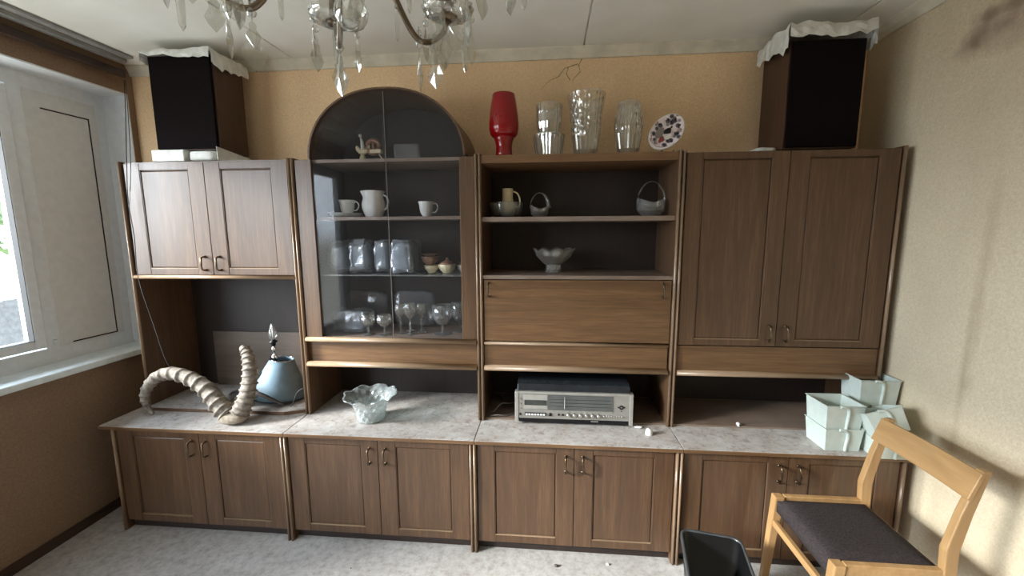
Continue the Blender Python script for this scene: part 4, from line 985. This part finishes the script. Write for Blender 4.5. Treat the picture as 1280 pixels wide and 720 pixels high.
# ---------------------------------------------------------------- bin
o = (2.78,-.88,0)
bn = thing('waste_bin', 'black plastic waste bin with grey rim on the floor left of the chair', 'bin', o)
Mb = Matrix.Rotation(-.19, 3, 'Z'); C0 = Vector((2.785,-.880,0))
def rrect(w, d, rad, n=5):
    P = []
    for cx_, cy_, a0 in ((w-rad,d-rad,0),(-w+rad,d-rad,PI/2),(-w+rad,-d+rad,PI),(w-rad,-d+rad,1.5*PI)):
        for k in range(n+1): a = a0+PI/2*k/n; P.append((cx_+math.cos(a)*rad, cy_+math.sin(a)*rad))
    return P
def rrloft(b, levels):
    R = [[b.v(C0+Mb@Vector((x, y, z))) for x, y in rrect(w, d, rad)] for (w, d, rad, z) in levels]
    for i in range(len(R)-1):
        n = len(R[i])
        for j in range(n): b.f([R[i][j], R[i][(j+1)%n], R[i+1][(j+1)%n], R[i+1][j]], True)
    return R
b = B(o); R = rrloft(b, [(.095,.115,.03,.001),(.112,.143,.035,.295),(.109,.140,.034,.295),(.092,.112,.03,.005)]); b.f(R[0][::-1]); b.f(R[-1])
obj('bin_body', b, 'bin_plastic', bn)
b = B(o); R = rrloft(b, [(.113,.144,.036,.272),(.121,.152,.040,.276),(.122,.153,.040,.296),(.118,.149,.038,.302),(.111,.142,.035,.300),(.110,.141,.034,.290)]); obj('rim', b, 'bin_rim', bn)

# ---------------------------------------------------------------- curtain rail, hook, floor debris
o = (-.28,-2,2.45)
cr = thing('curtain_rail', 'dark brown wooden curtain rail along the left wall above the window', 'curtain rail', o)
obj('board', B(o).box(-.330,-.306,-4.0,-.085,2.462,2.500), 'rail_wood', cr, .003)
obj('track', B(o).box(-.300,-.262,-4.0,-.11,2.528,2.5495), 'track_grey', cr, .002)
obj('track', B(o).box(-.222,-.190,-4.0,-.14,2.535,2.5495), 'track_grey', cr, .002)
for yy in (-.2,-1.4,-2.6,-3.8): obj('bracket', B(o).box(XL+.0005,-.306,yy-.012,yy+.012,2.48,2.4945), 'rail_wood', cr)
# ---------------------------------------------------------------- chandelier
CC = Vector((1.750,-1.62,0)); o = (CC.x, CC.y, ZC)
cl = thing('chandelier', 'brass and crystal chandelier with glass drops hanging from the ceiling', 'chandelier', o)
b = B(o); b.lathe([(.0005,ZC-.001),(.06,ZC-.001),(.055,ZC-.02),(.02,ZC-.04),(.006,ZC-.05),(.006,2.36),(.02,2.35),(.035,2.32),(.02,2.29),(.012,2.26),(.03,2.24),(.045,2.20),(.03,2.16),(.012,2.14),(.0005,2.12)], (CC.x,CC.y,0), 20)
obj('column', b, 'brass', cl)
vessel('centre_bowl', [(.01,2.15),(.05,2.155),(.085,2.18),(.09,2.19)], (CC.x,CC.y,0), 'drop_crystal', parent=cl, o=o, n=32, mod=fl(8,.04))
def drop_mesh():
    out = [(0,.0),(.005,-.006),(.004,-.012),(.010,-.020),(.008,-.026),(.017,-.044),(.012,-.056),(0,-.070)]
    b = B(); L = [b.v((x, 0, z)) for x, z in out]; Rr = [b.v((-x, 0, z)) for x, z in out[1:-1]]
    F_ = b.v((0,-.0055,-.040)); K_ = b.v((0,.0055,-.040)); per = L+Rr[::-1]
    for i in range(len(per)): b.f([per[i], per[(i+1)%len(per)], F_]); b.f([per[(i+1)%len(per)], per[i], K_])
    b.ball((0,0,.010), .007, 8); b.ball((0,0,.026), .0055, 8); b.tube([(0,0,0),(0,0,.036)], .0008, 4)
    bmesh.ops.recalc_face_normals(b.bm, faces=b.bm.faces[:])
    me = bpy.data.meshes.new('crystal_drop'); b.bm.to_mesh(me); b.bm.free(); me.materials.append(MT['drop_crystal']); return me
def spear_mesh():
    b = B(); b.lathe([(.0005,-.075),(.005,-.066),(.0065,-.030),(.004,-.004),(.0005,0)], (0,0,0), 6)
    b.ball((0,0,.008), .006, 8); b.tube([(0,0,0),(0,0,.030)], .0008, 4)
    for f_ in b.bm.faces: f_.smooth = False
    bmesh.ops.recalc_face_normals(b.bm, faces=b.bm.faces[:])
    me = bpy.data.meshes.new('crystal_spear'); b.bm.to_mesh(me); b.bm.free(); me.materials.append(MT['drop_crystal']); return me
DM, SM = drop_mesh(), spear_mesh()
def hang(me, p, rz, s=1.0, name='crystal_drop'):
    x = bpy.data.objects.new(name, me); COL.objects.link(x); x.parent = cl
    x.location = Vector(p)-Vector(o); x.rotation_euler = (0,0,rz); x.scale = (s,s,s)
RAD = .27
for k in range(6):
    a = math.radians(60*k); d_ = Vector((math.cos(a), math.sin(a), 0)); c_ = Vector((CC.x, CC.y, 0))
    P = catmull([c_+d_*.02+Vector((0,0,2.17)), c_+d_*.08+Vector((0,0,2.09)), c_+d_*.155+Vector((0,0,1.995)), c_+d_*.20+Vector((0,0,1.985)), c_+d_*.25+Vector((0,0,2.02)), c_+d_*RAD+Vector((0,0,2.065))], 6)
    am = obj('arm', B(o).tube(P, .006, 8), 'brass', cl)
    e_ = c_+d_*RAD+Vector((0,0,2.065))
    obj('candle_socket', B(o).lathe([(.0005,-.01),(.016,-.008),(.022,.0),(.014,.012),(.012,.05),(.014,.07),(.0005,.071)], e_, 14), 'brass', am)
    vessel('bobeche', [(.010,.0),(.030,-.006),(.050,.004),(.056,.018),(.055,.02)], e_, 'drop_crystal', parent=am, o=o, n=28, mod=fl(7,.06), t=.002)
    vessel('shade_ball', [(.012,.07),(.030,.085),(.036,.11),(.028,.14),(.016,.155)], e_, 'clear_glass', parent=am, o=o, n=20, t=.002)
    for j in range(6):
        q = 2*PI*j/6+k; hang(DM if j % 3 else SM, e_+Vector((math.cos(q)*.054, math.sin(q)*.054, -.022)), q+PI/2+random.uniform(-.6,.6), random.uniform(1.05,1.3))
    hang(DM, c_+d_*.178+Vector((0,0,1.962)), a+.7, 1.3); hang(SM, c_+d_*.120+Vector((0,0,2.018)), a, .8)
    hang(DM, c_+d_*.225+Vector((0,0,1.975)), a+1.9, 1.15)
for j in range(8):
    q = 2*PI*j/8; hang(DM, CC+Vector((math.cos(q)*.085, math.sin(q)*.085, 2.152)), q+PI/2, 1.15)
b = B(o); b.tube([(CC.x,CC.y,2.125),(CC.x+.01,CC.y,1.995)], .001, 4); b.ball((CC.x+.012,CC.y,1.965), .030, 16); obj('centre_ball', b, 'drop_crystal', cl)
o2 = (1.275,-1.2,2.19)
b = B(o2); b.tube([(1.2725,-1.2,2.549),(1.2725,-1.2,2.225)], .0012, 5); b.ball((1.2725,-1.2,2.224), .004, 8)
b.tube(catmull([(1.2725,-1.2,2.222),(1.2675,-1.2,2.205),(1.268,-1.2,2.188),(1.2745,-1.2,2.184),(1.279,-1.2,2.192),(1.2765,-1.2,2.208),(1.2725,-1.2,2.222)], 4), .0008, 5)
tag(obj('wire_hook', b, 'cable_dark'), 'thin wire loop hanging from the ceiling left of the chandelier', 'hook')
for k, (x, y, s) in enumerate([(2.165,-.63,.010),(2.10,-.80,.006),(1.20,-.72,.004),(2.41,-.60,.008)]):
    b = B((x,y,0)); b.blob((x,y,s*.5+.0005), (s,s*.7,s*.5), k+20, .2, .9, 10, 60)
    tag(obj('floor_crumb', b, 'debris_grey' if k != 3 else 'white_bit'), ['dark crumb of debris on the floor below the stereo cabinet', 'small dark crumb nearest the camera on the floor', 'tiny crumb on the floor below the big crystal bowl', 'pale crumb on the floor left of the waste bin'][k], 'debris')
